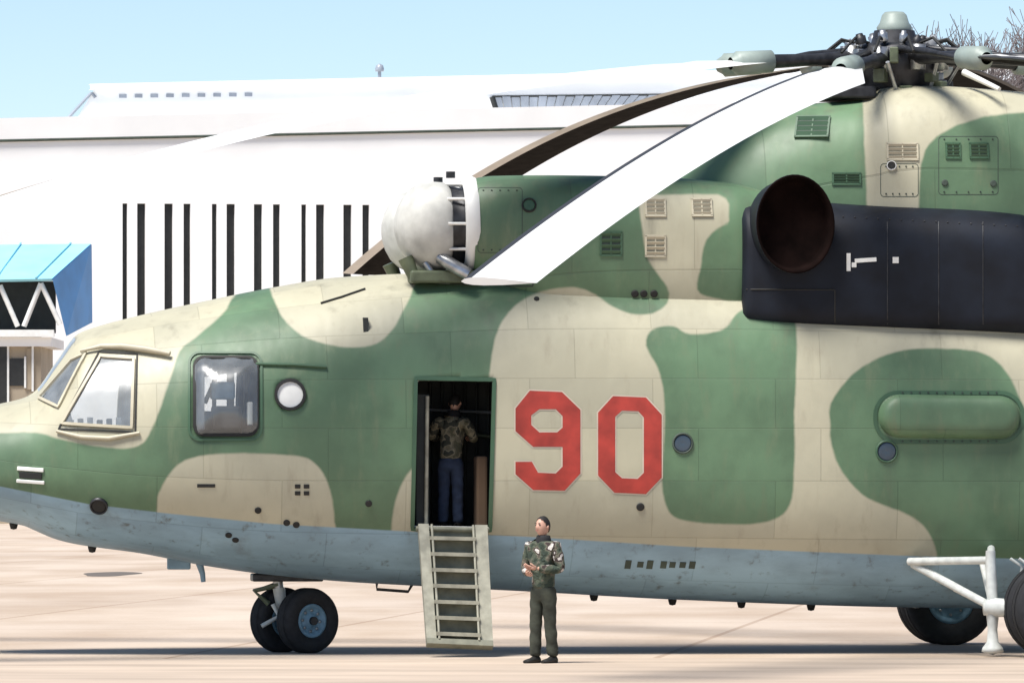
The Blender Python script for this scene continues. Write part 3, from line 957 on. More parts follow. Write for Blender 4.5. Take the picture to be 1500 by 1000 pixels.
def hull_part(name, V, Fc, mats, mirrored=False, painted=True):
    me = bpy.data.meshes.new(name); me.from_pydata([tuple(v) for v in V], [], Fc); me.update()
    me.polygons.foreach_set('use_smooth', [True] * len(me.polygons))
    if painted: paint(me)
    for m in mats: me.materials.append(m)
    o = link(name, me, heli)
    if mirrored: mirror_obj(o)
    return o
hull_part('engine_nacelle', nV, nF[:-2], [M['camo']], True)
hull_part('gearbox_fairing', aV, aF, [M['camo']])
EXC = surf(1156, 331, [bvh_s])[0]
hull_part('exhaust_shroud', sV, sF, [M['soot']], False, False)

# ---- decals and plates lying on the skin
def decal(name, loops, mat_, parent, off=0.006, cuts=3, trees=None):
    tris = geometry.tessellate_polygon([[Vector((x, y, 0)) for x, y in lp] for lp in loops])
    flat = [p for lp in loops for p in lp]
    bm = bmesh.new()
    vs = [bm.verts.new((x, y, 0)) for x, y in flat]
    for t in tris:
        try: bm.faces.new([vs[i] for i in t])
        except ValueError: pass
    for _ in range(cuts):
        long_e = [e for e in bm.edges if e.calc_length() > 14]
        if not long_e: break
        bmesh.ops.subdivide_edges(bm, edges=long_e, cuts=1)
        bmesh.ops.triangulate(bm, faces=bm.faces[:])
    for v in bm.verts:
        h, n, _ = surf(v.co.x, v.co.y, trees)
        v.co = h + n * off
    me = bpy.data.meshes.new(name); bm.to_mesh(me); bm.free()
    me.polygons.foreach_set('use_smooth', [True] * len(me.polygons))
    me.materials.append(mat_)
    return link(name, me, parent)
NINE = [[(776, 572), (823, 574), (850, 600), (850, 693), (827, 718), (781, 717), (755, 694), (755, 676), (779, 676), (788, 692), (814, 693), (824, 683), (824, 654), (781, 654), (755, 631), (755, 598)],
        [(790, 599), (778, 608), (778, 622), (790, 633), (816, 633), (824, 626), (824, 609), (814, 599)]]
ZERO = [[(898, 580), (946, 582), (969, 607), (969, 699), (946, 723), (900, 721), (876, 696), (876, 604)],
        [(911, 601), (901, 610), (901, 691), (911, 700), (934, 701), (943, 692), (943, 611), (935, 602)]]
M['num_edge'] = mat('number_outline', (0.55, 0.47, 0.38), 0.5, var=0.1)
def grow_loop(lp, d):
    P = [np.array(p, float) for p in lp]; out = []
    area = sum(P[i][0] * P[(i + 1) % len(P)][1] - P[(i + 1) % len(P)][0] * P[i][1] for i in range(len(P)))
    s = 1 if area > 0 else -1
    for i in range(len(P)):
        e1 = P[i] - P[i - 1]; e2 = P[(i + 1) % len(P)] - P[i]
        n1 = np.array([e1[1], -e1[0]]) / np.hypot(*e1) * s; n2 = np.array([e2[1], -e2[0]]) / np.hypot(*e2) * s
        n = n1 + n2; n = n / max(np.hypot(*n), 1e-6); out.append(tuple(P[i] + n * d / max(0.5, float(n @ n1))))
    return out
for nm, dg in (('number_nine', NINE), ('number_zero', ZERO)):
    o = decal(nm, dg, M['red'], heli, 0.010)
    decal('outline', [grow_loop(dg[0], 2.0), grow_loop(dg[1], -2.0)], M['num_edge'], o, 0.005)

def frame_at(px, py, trees=None):
    h, n, _ = surf(px, py, trees)
    x = Vector((1, 0, 0)); x = (x - n * x.dot(n)).normalized()
    z = x.cross(n) if False else n.cross(x) * -1
    z = (Vector((0, 0, 1)) - n * n.z); z = z.normalized()
    x = z.cross(n) * -1
    x = n.cross(z) * -1 if n.cross(z).x < 0 else n.cross(z)
    rot = Matrix((x, -n, z)).transposed()       # columns x, into the skin, up
    return h, n, rot
PXM = 116.0
def vent(px, py, w, h, m_frame, m_slat, n=4, name='vent'):
    p, nn, rot = frame_at(px, py)
    w, h = w / PXM, h / PXM
    mb = MB()
    def bx(cx_, cz, sx, sz, d, th): mb.box(p + rot @ Vector((cx_, -d, cz)), (sx, th, sz), rot)
    bx(0, 0, w, h, 0.0, 0.012)
    o = mb.build(name, m_slat, heli)
    fb = MB()
    t = 0.025
    for cx_, cz, sx, sz in ((0, h / 2, w + t, t), (0, -h / 2, w + t, t), (-w / 2, 0, t, h), (w / 2, 0, t, h), (0, 0, t * 0.7, h)):
        fb.box(p + rot @ Vector((cx_, -0.008, cz)), (sx, 0.02, sz), rot)
    fb.build('frame', m_frame, o)
    for k in range(n):
        z = -h / 2 + h * (k + 0.5) / n
        tilt = rot @ Matrix.Rotation(R(35), 3, 'X')
        MB().box(p + rot @ Vector((0, -0.016, z)), (w * 0.94, 0.006, h / n * 0.75), tilt).build('slat', m_frame, o)
for v in ((960, 304, 28, 26, 'b'), (1028, 304, 28, 26, 'b'), (960, 360, 28, 30, 'b'), (895, 357, 30, 34, 'g'),
          (1190, 186, 48, 40, 'g'), (1322, 222, 44, 24, 'b'), (1396, 221, 20, 22, 'g'), (1434, 221, 26, 22, 'g'), (1240, 262, 40, 16, 'g')):
    b_ = v[4] == 'b'
    vent(v[0], v[1], v[2], v[3], M['frame_beige'] if b_ else M['frame_green'], M['vent_beige'] if b_ else M['vent'], 4)

def disc(px, py, r, m, name, h=0.02, rimm=None, trees=None):
    p, n, rot = frame_at(px, py, trees)
    r = r / PXM
    o = MB().lathe([(-0.01, r), (h, r * 0.96), (h + 0.004, r * 0.8), (h - 0.003, 0.0)], p, n, 24).build(name, m, heli)
    if rimm: MB().lathe([(-0.01, r * 1.22), (h + 0.01, r * 1.18), (h + 0.012, r * 1.0), (-0.01, r * 0.97)], p, n, 24).build('rim', rimm, o)
    return o
M['blue_port'] = mat('blue_grey_porthole', (0.05, 0.075, 0.105), 0.25, var=0.3)
disc(1000, 649, 13, M['blue_port'], 'porthole', 0.012, M['vent'])
disc(1299, 661, 14, M['blue_port'], 'porthole', 0.012, M['frame_green'])
disc(145, 740, 11, M['rubber_seal'], 'landing_light', 0.03, M['darkmetal'])
disc(775, 301, 9, M['frame_green'], 'oil_filler', 0.02, M['rubber_seal'])
disc(1306, 243, 6, M['rubber_seal'], 'inspection_cap', 0.02, M['white'])
disc(1384, 268, 5, M['vent'], 'inspection_cap', 0.015)
disc(1455, 269, 5, M['vent'], 'inspection_cap', 0.015)
for x in (930, 943, 958): disc(x, 430, 5.5, M['rubber_seal'], 'drain_port', 0.02)
for x, y, r in ((786, 438, 4), (540, 737, 5), (938, 742, 6), (378, 747, 5), (420, 765, 5), (434, 768, 5), (335, 783, 5), (345, 790, 5)):
    disc(x, y, r, M['rubber_seal'], 'fastener', 0.015)
# small hatches and stencilled plates
def plate(px, py, w, h, m, name, th=0.012, ang=0, trees=None):
    p, n, rot = frame_at(px, py, trees)
    rot = rot @ Matrix.Rotation(R(ang), 3, 'Y')
    return MB().box(p + n * th * 0.4, (w / PXM, th, h / PXM), rot, bev=th * 0.3).build(name, m, heli)
plate(302, 711, 26, 5, M['rubber_seal'], 'stencil_plate')
for x, y in ((436, 712), (449, 712), (436, 722), (449, 722)): plate(x, y, 8, 6, M['rubber_seal'], 'stencil_plate')
plate(45, 687, 40, 6, M['white'], 'light_cover', 0.03, 4)
plate(45, 705, 42, 5, M['white'], 'light_cover', 0.03, 4)
plate(45, 696, 34, 9, M['rubber_seal'], 'light_recess', 0.02, 4)
plate(1243, 384, 6, 26, M['white'], 'stencil_mark', 0.008)
plate(1268, 381, 32, 6, M['white'], 'stencil_mark', 0.008, -4)
plate(1312, 381, 9, 9, M['white'], 'stencil_mark', 0.008)
plate(1251, 388, 7, 7, M['white'], 'stencil_mark', 0.008)
MB().tube([surf(x_, 424, [bvh_s])[0] for x_ in range(1070, 1224, 8)], 0.012, 5).build('panel_seam', M['rubber_seal'], heli)
MB().tube([surf(1223, y_, [bvh_s])[0] for y_ in range(424, 478, 8)], 0.012, 5).build('panel_seam', M['rubber_seal'], heli)
for x in (920, 938, 952, 972, 985, 1000, 1014):
    plate(x, 826 + (x - 920) * 0.01, 9, random.choice((12, 18, 15)), M['vent'], 'stencil_letter', 0.006, 4)
# access panels on the fairing, the nacelle, the shroud
for r_ in ((1375, 200, 1462, 285), (1290, 240, 1345, 288), (700, 275, 765, 370)):
    ring('hatch_seam', rrect(*r_, 5), M['vent'], heli, 0.008, 0.003, trees=ALL)
    for k_ in range(5):
        for yy_ in (r_[1] + 4, r_[3] - 4):
            disc(r_[0] + 8 + (r_[2] - r_[0] - 16) * k_ / 4, yy_, 1.3, M['vent'], 'fastener', 0.006)
for x_ in (1300, 1375, 1440):
    MB().tube([surf(x_, y_, [bvh_s])[0] for y_ in range(325, 480, 10)], 0.009, 5).build('panel_seam', M['darkmetal'], heli)
for k_ in range(16):
    disc(1235 + k_ * 17, 318 + k_ * 0.9, 1.2, M['darkmetal'], 'fastener', 0.010)
# window hood and panel seams
ring('hatch_seam', [(640, 410), (782, 411), (780, 419), (642, 416)], M['vent'], heli, 0.02, 0.01, trees=ALL)
pl = [surf(x, y, [bvh_f])[0] + surf(x, y, [bvh_f])[1] * 0.06 for x, y in ((120, 519), (150, 512), (180, 512), (215, 516), (250, 522))]
MB().tube(pl, [0.02, 0.035, 0.045, 0.045, 0.03], 8).build('window_hood', M['frame_beige'], heli)
pl = [surf(x, y, [bvh_f])[0] + surf(x, y, [bvh_f])[1] * 0.03 for x, y in ((84, 632), (120, 640), (160, 642), (205, 634))]
MB().tube(pl, [0.02, 0.03, 0.03, 0.02], 8).build('window_sill', M['frame_beige'], heli)
pl = [surf(x, y, [bvh_f])[0] + surf(x, y, [bvh_f])[1] * 0.015 for x, y in ((470, 445), (500, 436), (535, 424))]
MB().tube(pl, 0.012, 6).build('wire_antenna', M['rubber_seal'], heli)
pl = [surf(x, y, [bvh_f])[0] + surf(x, y, [bvh_f])[1] * 0.02 for x, y in ((375, 534), (430, 535), (478, 538))]
MB().tube(pl, 0.022, 6).build('rain_gutter', M['frame_green'], heli)

# blister fairing on the rear side
bl_v, bl_f = [], []
BX0, BX1, BY0, BY1 = 1286, 1494, 578, 642
nu, nv = 48, 16
for i in range(nu + 1):
    for j in range(nv + 1):
        u, v = i / nu * 2 - 1, j / nv * 2 - 1
        px = (BX0 + BX1) / 2 + u * (BX1 - BX0) / 2; py = (BY0 + BY1) / 2 + v * (BY1 - BY0) / 2 + u * 1.5
        hx_ = (BX1 - BX0) / 2; hy_ = (BY1 - BY0) / 2
        dx = max(0, abs(u) * hx_ - (hx_ - hy_)) / hy_
        rr = math.sqrt(dx * dx + v * v)
        if rr > 1:
            k = 1 / rr
            vv = v * k; sgn = 1 if u > 0 else -1
            px = (BX0 + BX1) / 2 + sgn * ((hx_ - hy_) + dx * k * hy_); py = (BY0 + BY1) / 2 + vv * hy_ + u * 1.5
            rr = 1
        h, n, _ = surf(px, py, [bvh_f])
        bl_v.append(h + n * (0.20 * (1 - rr ** 4) ** 0.55 - 0.004))
for i in range(nu):
    for j in range(nv):
        a = i * (nv + 1) + j
        bl_f.append((a, a + nv + 1, a + nv + 2, a + 1))
bo = hull_part('blister_fairing', bl_v, bl_f, [M['camo']])
ring('fairing_flange', rrect(BX0 - 4, BY0 - 3, BX1 + 4, BY1 + 5, 33, 8), M['frame_green'], bo, 0.05, 0.012)
for k_ in range(12):
    for yy_ in (BY0 - 3, BY1 + 4):
        disc(BX0 + 36 + k_ * 12.5, yy_, 1.4, M['vent'], 'fastener', 0.018)

# exhaust pipe: short flared tube turned out and back
def exhaust(side):
    c = Vector(EXC)
    ax = Vector((0.10, -1.0, 0.03)).normalized()
    prof = [(-0.30, 0.585), (0.24, 0.595), (0.30, 0.61), (0.34, 0.625), (0.36, 0.62), (0.355, 0.585), (0.26, 0.555), (0.17, 0.54), (0.15, 0.52), (0.14, 0.0)]
    mis = [0, 0, 0, 0, 1, 2, 2, 2, 2]
    mb = MB().lathe(prof, c, ax, 44, mis=mis)
    mb.v = [(c.x + (x - c.x) * 0.82, y, z) for x, y, z in mb.v]      # the outlet is an upright oval
    ob = mb.build('exhaust_pipe', [M['soot'], M['burnt_shade'], M['burnt_shade']], heli)
    if side > 0: mirror_obj(ob)
    return ob
exhaust(1)

# ---- intake dust filters in front of the engines
def dust_filter():
    c = L(690, 330, -YE)
    k = 0.0088
    prof = [(-1.02, 0.0), (-1.01, 0.12), (-0.97, 0.25), (-0.90, 0.38), (-0.79, 0.49), (-0.64, 0.565), (-0.48, 0.59), (-0.36, 0.585), (-0.30, 0.55), (-0.26, 0.50)]
    mb = MB().lathe(prof, c, (1, 0, 0.02), 40)
    rw = random.Random(4)
    vv = []
    for v in mb.v:      # slack fabric cover: folds gathered towards the bottom and the tie
        p = Vector(v); r_ = Vector((0, p.y - c.y, p.z - c.z)); an = math.atan2(r_.z, r_.y)
        fold = 0.018 * math.sin(an * 13 + p.x * 7) * (0.4 + 0.6 * max(0, -math.sin(an))) + 0.012 * math.sin(an * 5 - p.x * 9)
        vv.append(tuple(p + r_ * fold))
    mb.v = [(c.x - 0.27 + (x - c.x + 0.27) * 0.94, c.y + (y - c.y) * 0.95, c.z + (z - c.z) * 0.95) for x, y, z in vv]
    o = mb.build('dust_filter', mat('filter_cover_grey', (0.50, 0.50, 0.47), 0.8, var=0.25, scale=3, bump=0.3), heli)
    MB().lathe([(-0.27, 0.50), (-0.12, 0.47), (-0.10, 0.50)], c, (1, 0, 0.02), 40).build('filter_throat', M['darkmetal'], o)
    MB().lathe([(-0.11, 0.50), (-0.12, 0.56), (-0.08, 0.61), (0.02, 0.62), (0.06, 0.60)], c, (1, 0, 0.02), 40).build('intake_lip', M['white'], o)
    for k in range(10):
        an = 2 * math.pi * k / 10
        d = Vector((0, math.cos(an), math.sin(an)))
        MB().tube([c + d * 0.535 + Vector((-0.34, 0, 0)), c + d * 0.535 + Vector((-0.06, 0, 0))], 0.02, 6).build('filter_bracket', M['white'], o)
    mb = MB()
    b0 = c + Vector((-0.42, -0.34, -0.42))
    mb.tube([b0, b0 + Vector((0.14, -0.12, -0.10)), b0 + Vector((0.34, -0.16, -0.22))], 0.085, 12)
    mb.build('ejector_pipe', M['steel'], o)
    MB().tube([c + Vector((-0.85, -0.2, -0.42)), c + Vector((-0.72, -0.22, -0.72))], [0.10, 0.07], 10).build('filter_leg', M['olive_metal'], o)
    MB().tube([c + Vector((-0.60, -0.25, -0.48)), c + Vector((-0.48, -0.3, -0.70)), c + Vector((-0.30, -0.3, -0.70))], 0.05, 8).build('drain_pipe', M['steel'], o)
    MB().tube([c + Vector((-0.25, 0.1, 0.60)), c + Vector((-0.25, 0.1, 0.68))], 0.06, 10).build('lifting_eye', M['darkmetal'], o)
    MB().box(c + Vector((-0.35, -0.15, -0.66)), (0.9, 0.5, 0.16), bev=0.03).build('filter_base', M['olive_metal'], o)
    return o
d1 = dust_filter()
d2 = mirror_obj(d1)
for ch in list(d1.children):
    m_ = mirror_obj(ch); m_.parent = d2

# ---- rotor
HUB = Vector((0, 0, 7.62))
def az_local(phi):
    w = Vector((-math.sin(R(phi)), -math.cos(R(phi)), 0))
    return Vector((cy * w.x + sy * w.y, -sy * w.x + cy * w.y, 0))
RB = 16.0
def drop(s, tilt):
    if tilt > 0: return 1.5 * s + 1.8 * s ** 1.7      # the near blade hangs straighter from its droop stop
    return 0.70 * s + 2.6 * s ** 2.2 + tilt * s
def blade(phi, tilt, name='rotor_blade'):
    d = az_local(phi); c = d.cross(Vector((0, 0, 1)))       # towards the leading edge (turns clockwise seen from above)
    top, low = MB(), None
    rs = np.concatenate([np.linspace(1.9, 3.4, 9), np.linspace(3.6, RB, 44)])
    af = [(0.0, 0.0), (0.05, 0.035), (0.15, 0.055), (0.30, 0.060), (0.55, 0.045), (0.8, 0.02), (1.0, 0.004)]
    ring_ = [(x, z, 0) for x, z in af] + [(x, -z * 0.75, 1) for x, z in reversed(af[1:-1])]
    V = []
    for r in rs:
        s = r / RB
        ch = 0.86 * min(1.0, 0.22 + 0.78 * (r - 1.9) / 1.5)
        tw = R(9 - 7 * s)
        base = HUB + d * r * (1 - 0.02 * s) + Vector((0, 0, -drop(s, tilt)))
        e = 0.02
        sl = (drop(s + e, tilt) - drop(s - e, tilt)) / (2 * e * RB)
        up = Vector((d.x * sl, d.y * sl, 1)).normalized()
        cc = (c * math.cos(tw) + up * math.sin(tw))
        uu = (up * math.cos(tw) - c * math.sin(tw))
        for x, z, _ in ring_:
            V.append(base + cc * ((0.28 - x) * ch) + uu * (z * ch * (1.6 if r < 3 else 1.0)))
    n = len(ring_); Fs, mi = [], []
    for i in range(len(rs) - 1):
        for k in range(n):
            k2 = (k + 1) % n
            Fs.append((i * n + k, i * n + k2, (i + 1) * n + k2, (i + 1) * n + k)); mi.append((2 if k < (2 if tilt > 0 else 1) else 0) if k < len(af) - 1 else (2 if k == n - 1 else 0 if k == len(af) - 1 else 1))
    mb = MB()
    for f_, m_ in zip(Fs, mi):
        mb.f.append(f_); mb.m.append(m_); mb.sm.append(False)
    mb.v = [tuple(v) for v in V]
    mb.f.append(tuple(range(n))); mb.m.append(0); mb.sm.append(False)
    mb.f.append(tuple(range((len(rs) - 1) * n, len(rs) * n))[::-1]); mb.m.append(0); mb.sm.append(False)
    bo = mb.build(name, [M['blade_top'], M['blade_shade'], M['edge']], heli)
    me = bo.data
    bm = bmesh.new(); bm.from_mesh(me); bmesh.ops.recalc_face_normals(bm, faces=bm.faces[:]); bm.to_mesh(me); bm.free()
    p = lambda r: HUB + d * r + Vector((0, 0, -drop(r / RB, tilt)))
    MB().lathe([(0.0, 0.10), (0.02, 0.145), (0.50, 0.155), (0.53, 0.12), (0.6, 0.08)], p(1.78), (p(2.4) - p(1.78)), 18).build('blade_sleeve', M['sleeve'], bo)
    MB().tube([p(0.55), p(1.2), p(1.8)], [0.11, 0.075, 0.09], 12).build('blade_root', M['darkmetal'], bo)
    MB().tube([p(0.5) + c * 0.2 + Vector((0, 0, 0.10)), p(1.15) + c * 0.17 + Vector((0, 0, .07)), p(1.75) + c * 0.08], [0.05, 0.045, 0.03], 8).build('damper', M['darkmetal'], bo)
    MB().lathe([(-0.16, 0.0), (-0.16, 0.10), (0.16, 0.10), (0.16, 0.0)], p(0.62), (0, 0, 1), 14).build('hinge', M['steel'], bo)
    MB().tube([p(0.85) - c * 0.16 + Vector((0, 0, -0.02)), HUB + d * 0.55 - c * 0.2 + Vector((0, 0, -0.50))], 0.028, 8).build('pitch_link', M['steel'], bo)
    return bo
for phi, tilt in ((19.5, 1), (64, 0.0), (109, -0.55), (154, -0.95), (199, -0.95), (244, -0.6), (289, -0.3), (334, 0)):
    blade(phi, tilt)
hub = MB().lathe([(-0.75, 0.0), (-0.75, 0.34), (-0.55, 0.36), (-0.5, 0.44), (-0.45, 0.46), (-0.2, 0.54), (0.10, 0.56), (0.16, 0.48), (0.18, 0.30), (0.34, 0.26), (0.36, 0.0)], HUB, (0, 0, 1), 32).build('rotor_hub', M['darkmetal'], heli)
MB().lathe([(-0.62, 0.30), (-0.62, 0.68), (-0.50, 0.70), (-0.46, 0.30)], HUB, (0, 0, 1), 32).build('swashplate', M['olive_metal'], hub)
MB().lathe([(0.34, 0.22), (0.38, 0.23), (0.44, 0.19), (0.54, 0.16), (0.58, 0.12), (0.59, 0.0)], HUB, (0, 0, 1), 24).build('hub_cap', M['sleeve'], hub)
rnd = random.Random(11)
for k in range(24):
    an = 2 * math.pi * k / 24 + 0.1
    d = Vector((math.cos(an), math.sin(an), 0))
    r0 = 0.30 + 0.30 * rnd.random()
    z0_ = rnd.uniform(0.06, 0.20)
    rr_ = rnd.uniform(0.05, 0.09)
    hgt = rnd.uniform(0.08, 0.16)
    MB().lathe([(0, rr_), (hgt * .7, rr_), (hgt * .75, rr_ * .7), (hgt, rr_ * .6), (hgt, 0.0)], HUB + d * r0 + Vector((0, 0, z0_)), Vector((d.x * .35, d.y * .35, 1)), 10).build('hub_fitting', M[rnd.choice(['steel', 'darkmetal', 'darkmetal', 'olive_metal', 'seat_grey'])], hub)
    MB().box(HUB + d * (0.5 + 0.2 * rnd.random()) + Vector((0, 0, rnd.uniform(-0.5, 0.05))), (rnd.uniform(.1, .22), rnd.uniform(.08, .16), rnd.uniform(.1, .24)), Matrix.Rotation(an, 3, 'Z'), bev=0.015).build('hub_bracket', M[rnd.choice(['steel', 'darkmetal', 'darkmetal', 'olive_metal'])], hub)
    if k % 2 == 0:
        a = HUB + d * 0.45 + Vector((0, 0, 0.16)); b_ = HUB + d * 0.95 + Vector((0, 0, 0.02))
        MB().tube([a, (a + b_) / 2 + Vector((0, 0, 0.13)), b_], 0.02, 6).build('hydraulic_line', M['rubber_seal'], hub)
MB().tube([L(1412, 106, -0.6), L(1464, 131, -1.1)], [0.045, 0.03], 8).build('control_rod', M['white'], heli)
# mast opening in front of the hub: dark recess box and step on the fairing
MB().box((L(1240, 138, -0.2)), (0.62, 1.0, 0.16), bev=0.03).build('mast_recess', M['darkmetal'], heli)

# ---- cabin, cockpit interior
zs = surf(660, 773, [bvh_f])[0].z - 0.02
x_a, x_b = L(440, 700, 0).x, L(1050, 700, 0).x
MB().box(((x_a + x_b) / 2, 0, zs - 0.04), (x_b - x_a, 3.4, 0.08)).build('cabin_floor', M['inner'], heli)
MB().box((L(760, 600, 0).x, -0.35, zs + 1.2), (3.2, 0.06, 2.5)).build('dim_backing_panel', M['inner'], heli)  # dark panel added behind the door to keep the cabin dim
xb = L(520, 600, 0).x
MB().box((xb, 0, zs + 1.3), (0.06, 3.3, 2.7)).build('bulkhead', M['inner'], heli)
cf = L(210, 700, 0); zc = surf(150, 660, [bvh_f])[0].z
MB().box((L(250, 700, 0).x, 0, zc - 0.25), (3.6, 2.8, 0.08)).build('cockpit_floor', M['inner'], heli)
def seat(px, y, z):
    x = L(px, 600, 0).x
    mb = MB()
    mb.box((x, y, z + 0.42), (0.5, 0.5, 0.14), bev=0.03)
    mb.box((x + 0.27, y, z + 0.82), (0.14, 0.5, 0.75), Matrix.Rotation(R(8), 3, 'Y'), bev=0.03)
    mb.box((x + 0.34, y, z + 1.30), (0.12, 0.3, 0.22), bev=0.03)
    mb.box((x, y, z + 0.2), (0.3, 0.3, 0.36))
    return mb.build('crew_seat', M['seat'], heli)
for px, y in ((165, -0.75), (165, 0.75), (330, -0.8), (330, 0.8)):
    seat(px, y, zc - 0.21)
MB().box((L(82, 630, 0).x, 0, zc + 0.32), (0.35, 2.3, 0.42), Matrix.Rotation(R(-15), 3, 'Y'), bev=0.05).build('instrument_panel', M['seat_grey'], heli)
MB().box((L(375, 600, 0).x, -0.55, zc + 0.75), (0.35, 0.9, 1.7), bev=0.03).build('equipment_rack', M['seat_grey'], heli)
MB().box((L(310, 600, 0).x, -1.15, zc + 0.25), (0.6, 0.4, 0.5), bev=0.03).build('equipment_rack', M['inner'], heli)
MB().box(L(293, 580, -1.45), (0.10, 0.25, 0.85), bev=0.02).build('side_panel', M['white'], heli)
MB().box(L(326, 572, -1.2), (0.30, 0.3, 0.22), bev=0.03).build('radio_set', M['rim'], heli)
MB().box(L(331, 612, -1.35), (0.36, 0.3, 0.30), bev=0.03).build('radio_set', M['rubber_seal'], heli)
MB().box(L(366, 606, -1.4), (0.07, 0.2, 0.30), bev=0.02).build('side_panel', M['white'], heli)
for k_ in range(6):
    MB().box(L(104 + k_ * 14, 618, -1.45), (0.07, 0.12, 0.06 + 0.03 * (k_ % 3)), bev=0.01).build('switch_box', M[('rubber_seal', 'seat', 'white')[k_ % 3]], heli)
MB().tube([L(300, 590, -1.3), L(320, 545, -1.25), L(372, 540, -1.25)], 0.03, 8).build('grab_rail', M['inner'], heli)

for k_ in range(6):
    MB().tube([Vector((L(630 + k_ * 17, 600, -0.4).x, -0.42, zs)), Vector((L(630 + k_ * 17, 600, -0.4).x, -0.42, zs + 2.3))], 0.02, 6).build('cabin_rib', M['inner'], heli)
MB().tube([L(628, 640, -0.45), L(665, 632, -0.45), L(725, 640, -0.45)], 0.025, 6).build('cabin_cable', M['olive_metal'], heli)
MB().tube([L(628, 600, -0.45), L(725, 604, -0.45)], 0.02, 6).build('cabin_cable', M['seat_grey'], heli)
# ---- door frame and airstair
ring('door_frame', [(609, 554), (724, 556), (718, 776), (604, 774)], M['frame_green'], heli, 0.05, 0.02)
c1, c2 = L(626, 580, -1.75), L(624, 771, -1.75)
MB().tube([c1, c2], 0.025, 8).build('door_rail', M['stair'], heli)
MB().box((L(619, 680, -1.70)), (0.16, 0.05, 1.75)).build('door_jamb', M['inner'], heli)
MB().box((L(704, 720, -1.2)), (0.14, 0.4, 0.9), bev=0.03).build('jump_seat', mat('tan_webbing', (0.16, 0.10, 0.06), 0.9), heli)
hTL, hTR = surf(611, 774, [bvh_f])[0] + Vector((0, -0.06, 0)), surf(712, 776, [bvh_f])[0] + Vector((0, -0.06, 0))
yb = hTL.y - 0.62
bBL, bBR = L(624, 946, yb), L(721, 950, yb)
stair = empty('airstair', (0, 0, 0), 0, heli)
SN = (bBL - hTL).cross(hTR - hTL).normalized()
if SN.y > 0: SN = -SN
def slab(p0, p1, p2, p3, n, th, name, m):
    v = [p0, p1, p2, p3]; v = v + [p + n * th for p in v]
    return MB().add(v, [(0, 1, 2, 3), (7, 6, 5, 4), (0, 4, 5, 1), (1, 5, 6, 2), (2, 6, 7, 3), (3, 7, 4, 0)]).build(name, m, stair)
def sp(u, t): return hTL.lerp(hTR, u).lerp(bBL.lerp(bBR, u), t)
slab(sp(0.02, 0), sp(0.98, 0), sp(0.98, 0.985), sp(0.02, 0.985), -SN, 0.03, 'back_panel', M['stair_dark'])
slab(sp(0.0, -0.01), sp(0.15, -0.01), sp(0.15, 1), sp(0.0, 1), SN, 0.13, 'side_board', M['stair'])
slab(sp(0.82, -0.01), sp(1.0, -0.01), sp(1.0, 1), sp(0.82, 1), SN, 0.13, 'side_board', M['stair'])
MB().tube([sp(0.19, 0.0) + SN * 0.15, sp(0.19, 0.97) + SN * 0.15], 0.016, 6).build('inner_rail', M['stair'], stair)
MB().tube([sp(0.79, 0.0) + SN * 0.15, sp(0.79, 0.97) + SN * 0.15], 0.016, 6).build('inner_rail', M['stair'], stair)
for k in range(7):
    t = 0.06 + k * 0.135
    a, b_ = sp(0.155, t), sp(0.815, t)
    v = [a, b_, b_ + Vector((0, -0.20, 0)), a + Vector((0, -0.20, 0))]
    v = v + [p + Vector((0, 0, -0.045)) for p in v]
    MB().add(v, [(0, 1, 2, 3), (7, 6, 5, 4), (0, 4, 5, 1), (1, 5, 6, 2), (2, 6, 7, 3), (3, 7, 4, 0)]).build('step', M['stair'], stair)
slab(sp(0.0, 0.965), sp(1.0, 0.965), sp(1.0, 1.01), sp(0, 1.01), SN, 0.15, 'foot_bar', M['stair_dark'])
MB().tube([sp(-0.03, 0.01) + SN * 0.05, sp(1.03, 0.01) + SN * 0.05], 0.03, 8).build('hinge_pin', M['stair_dark'], stair)

# ---- wheels
def wheel(center, axis, r, w, name='wheel'):
    axis = Vector(axis).normalized()
    root = empty(name, center, 0, heli)
    o = Vector((0, 0, 0))
    rr = r * 0.52
    prof = [(-w * .36, rr), (-w * .46, rr * 1.12), (-w * .5, r * .78), (-w * .47, r * .90), (-w * .38, r * .965), (-w * .18, r), (0, r * 1.004), (w * .18, r), (w * .38, r * .965), (w * .47, r * .90), (w * .5, r * .78), (w * .46, rr * 1.12), (w * .36, rr)]
    tb = MB().lathe(prof, o, axis, 44)
    # grooves round the tread
    for g_ in (-0.2, 0.0, 0.2):
        tb.lathe([(w * (g_ - .025), r * 1.006), (w * g_, r * 0.99), (w * (g_ + .025), r * 1.006)], o, axis, 44)
    tb.build('tyre', M['tyre'], root)
    for s in (-1, 1):
        ob = MB().lathe([(s * w * .30, rr * 1.02), (s * w * .38, rr * 1.0), (s * w * .40, rr * .86), (s * w * .26, rr * .74), (s * w * .24, rr * .5), (s * w * .34, rr * .40), (s * w * .40, rr * .22), (s * w * .41, 0)], o, axis, 32).build('rim', M['rim'], root)
        hubc = MB().lathe([(s * w * .40, rr * .20), (s * w * .47, rr * .16), (s * w * .48, 0)], o, axis, 16).build('axle_cap', M['darkmetal'], root)
    a = axis.orthogonal().normalized(); b = axis.cross(a)
    bo = MB()
    for k in range(8):
        an = 2 * math.pi * k / 8
        for s in (-1, 1):
            bo.lathe([(s * w * .24, 0.022), (s * w * .30, 0.02), (s * w * .30, 0)], (a * math.cos(an) + b * math.sin(an)) * rr * .62, axis, 6)
    bo.build('wheel_bolt', M['steel'], root)
    return root
nz = 0.41
ng = L(431, 922, 0)
steer = R(30)
axd = Vector((math.sin(steer), -math.cos(steer), 0))
wheel(Vector((ng.x, 0, nz)) + axd * 0.30, axd, 0.415, 0.30)
wheel(Vector((ng.x, 0, nz)) - axd * 0.30, axd, 0.415, 0.30)
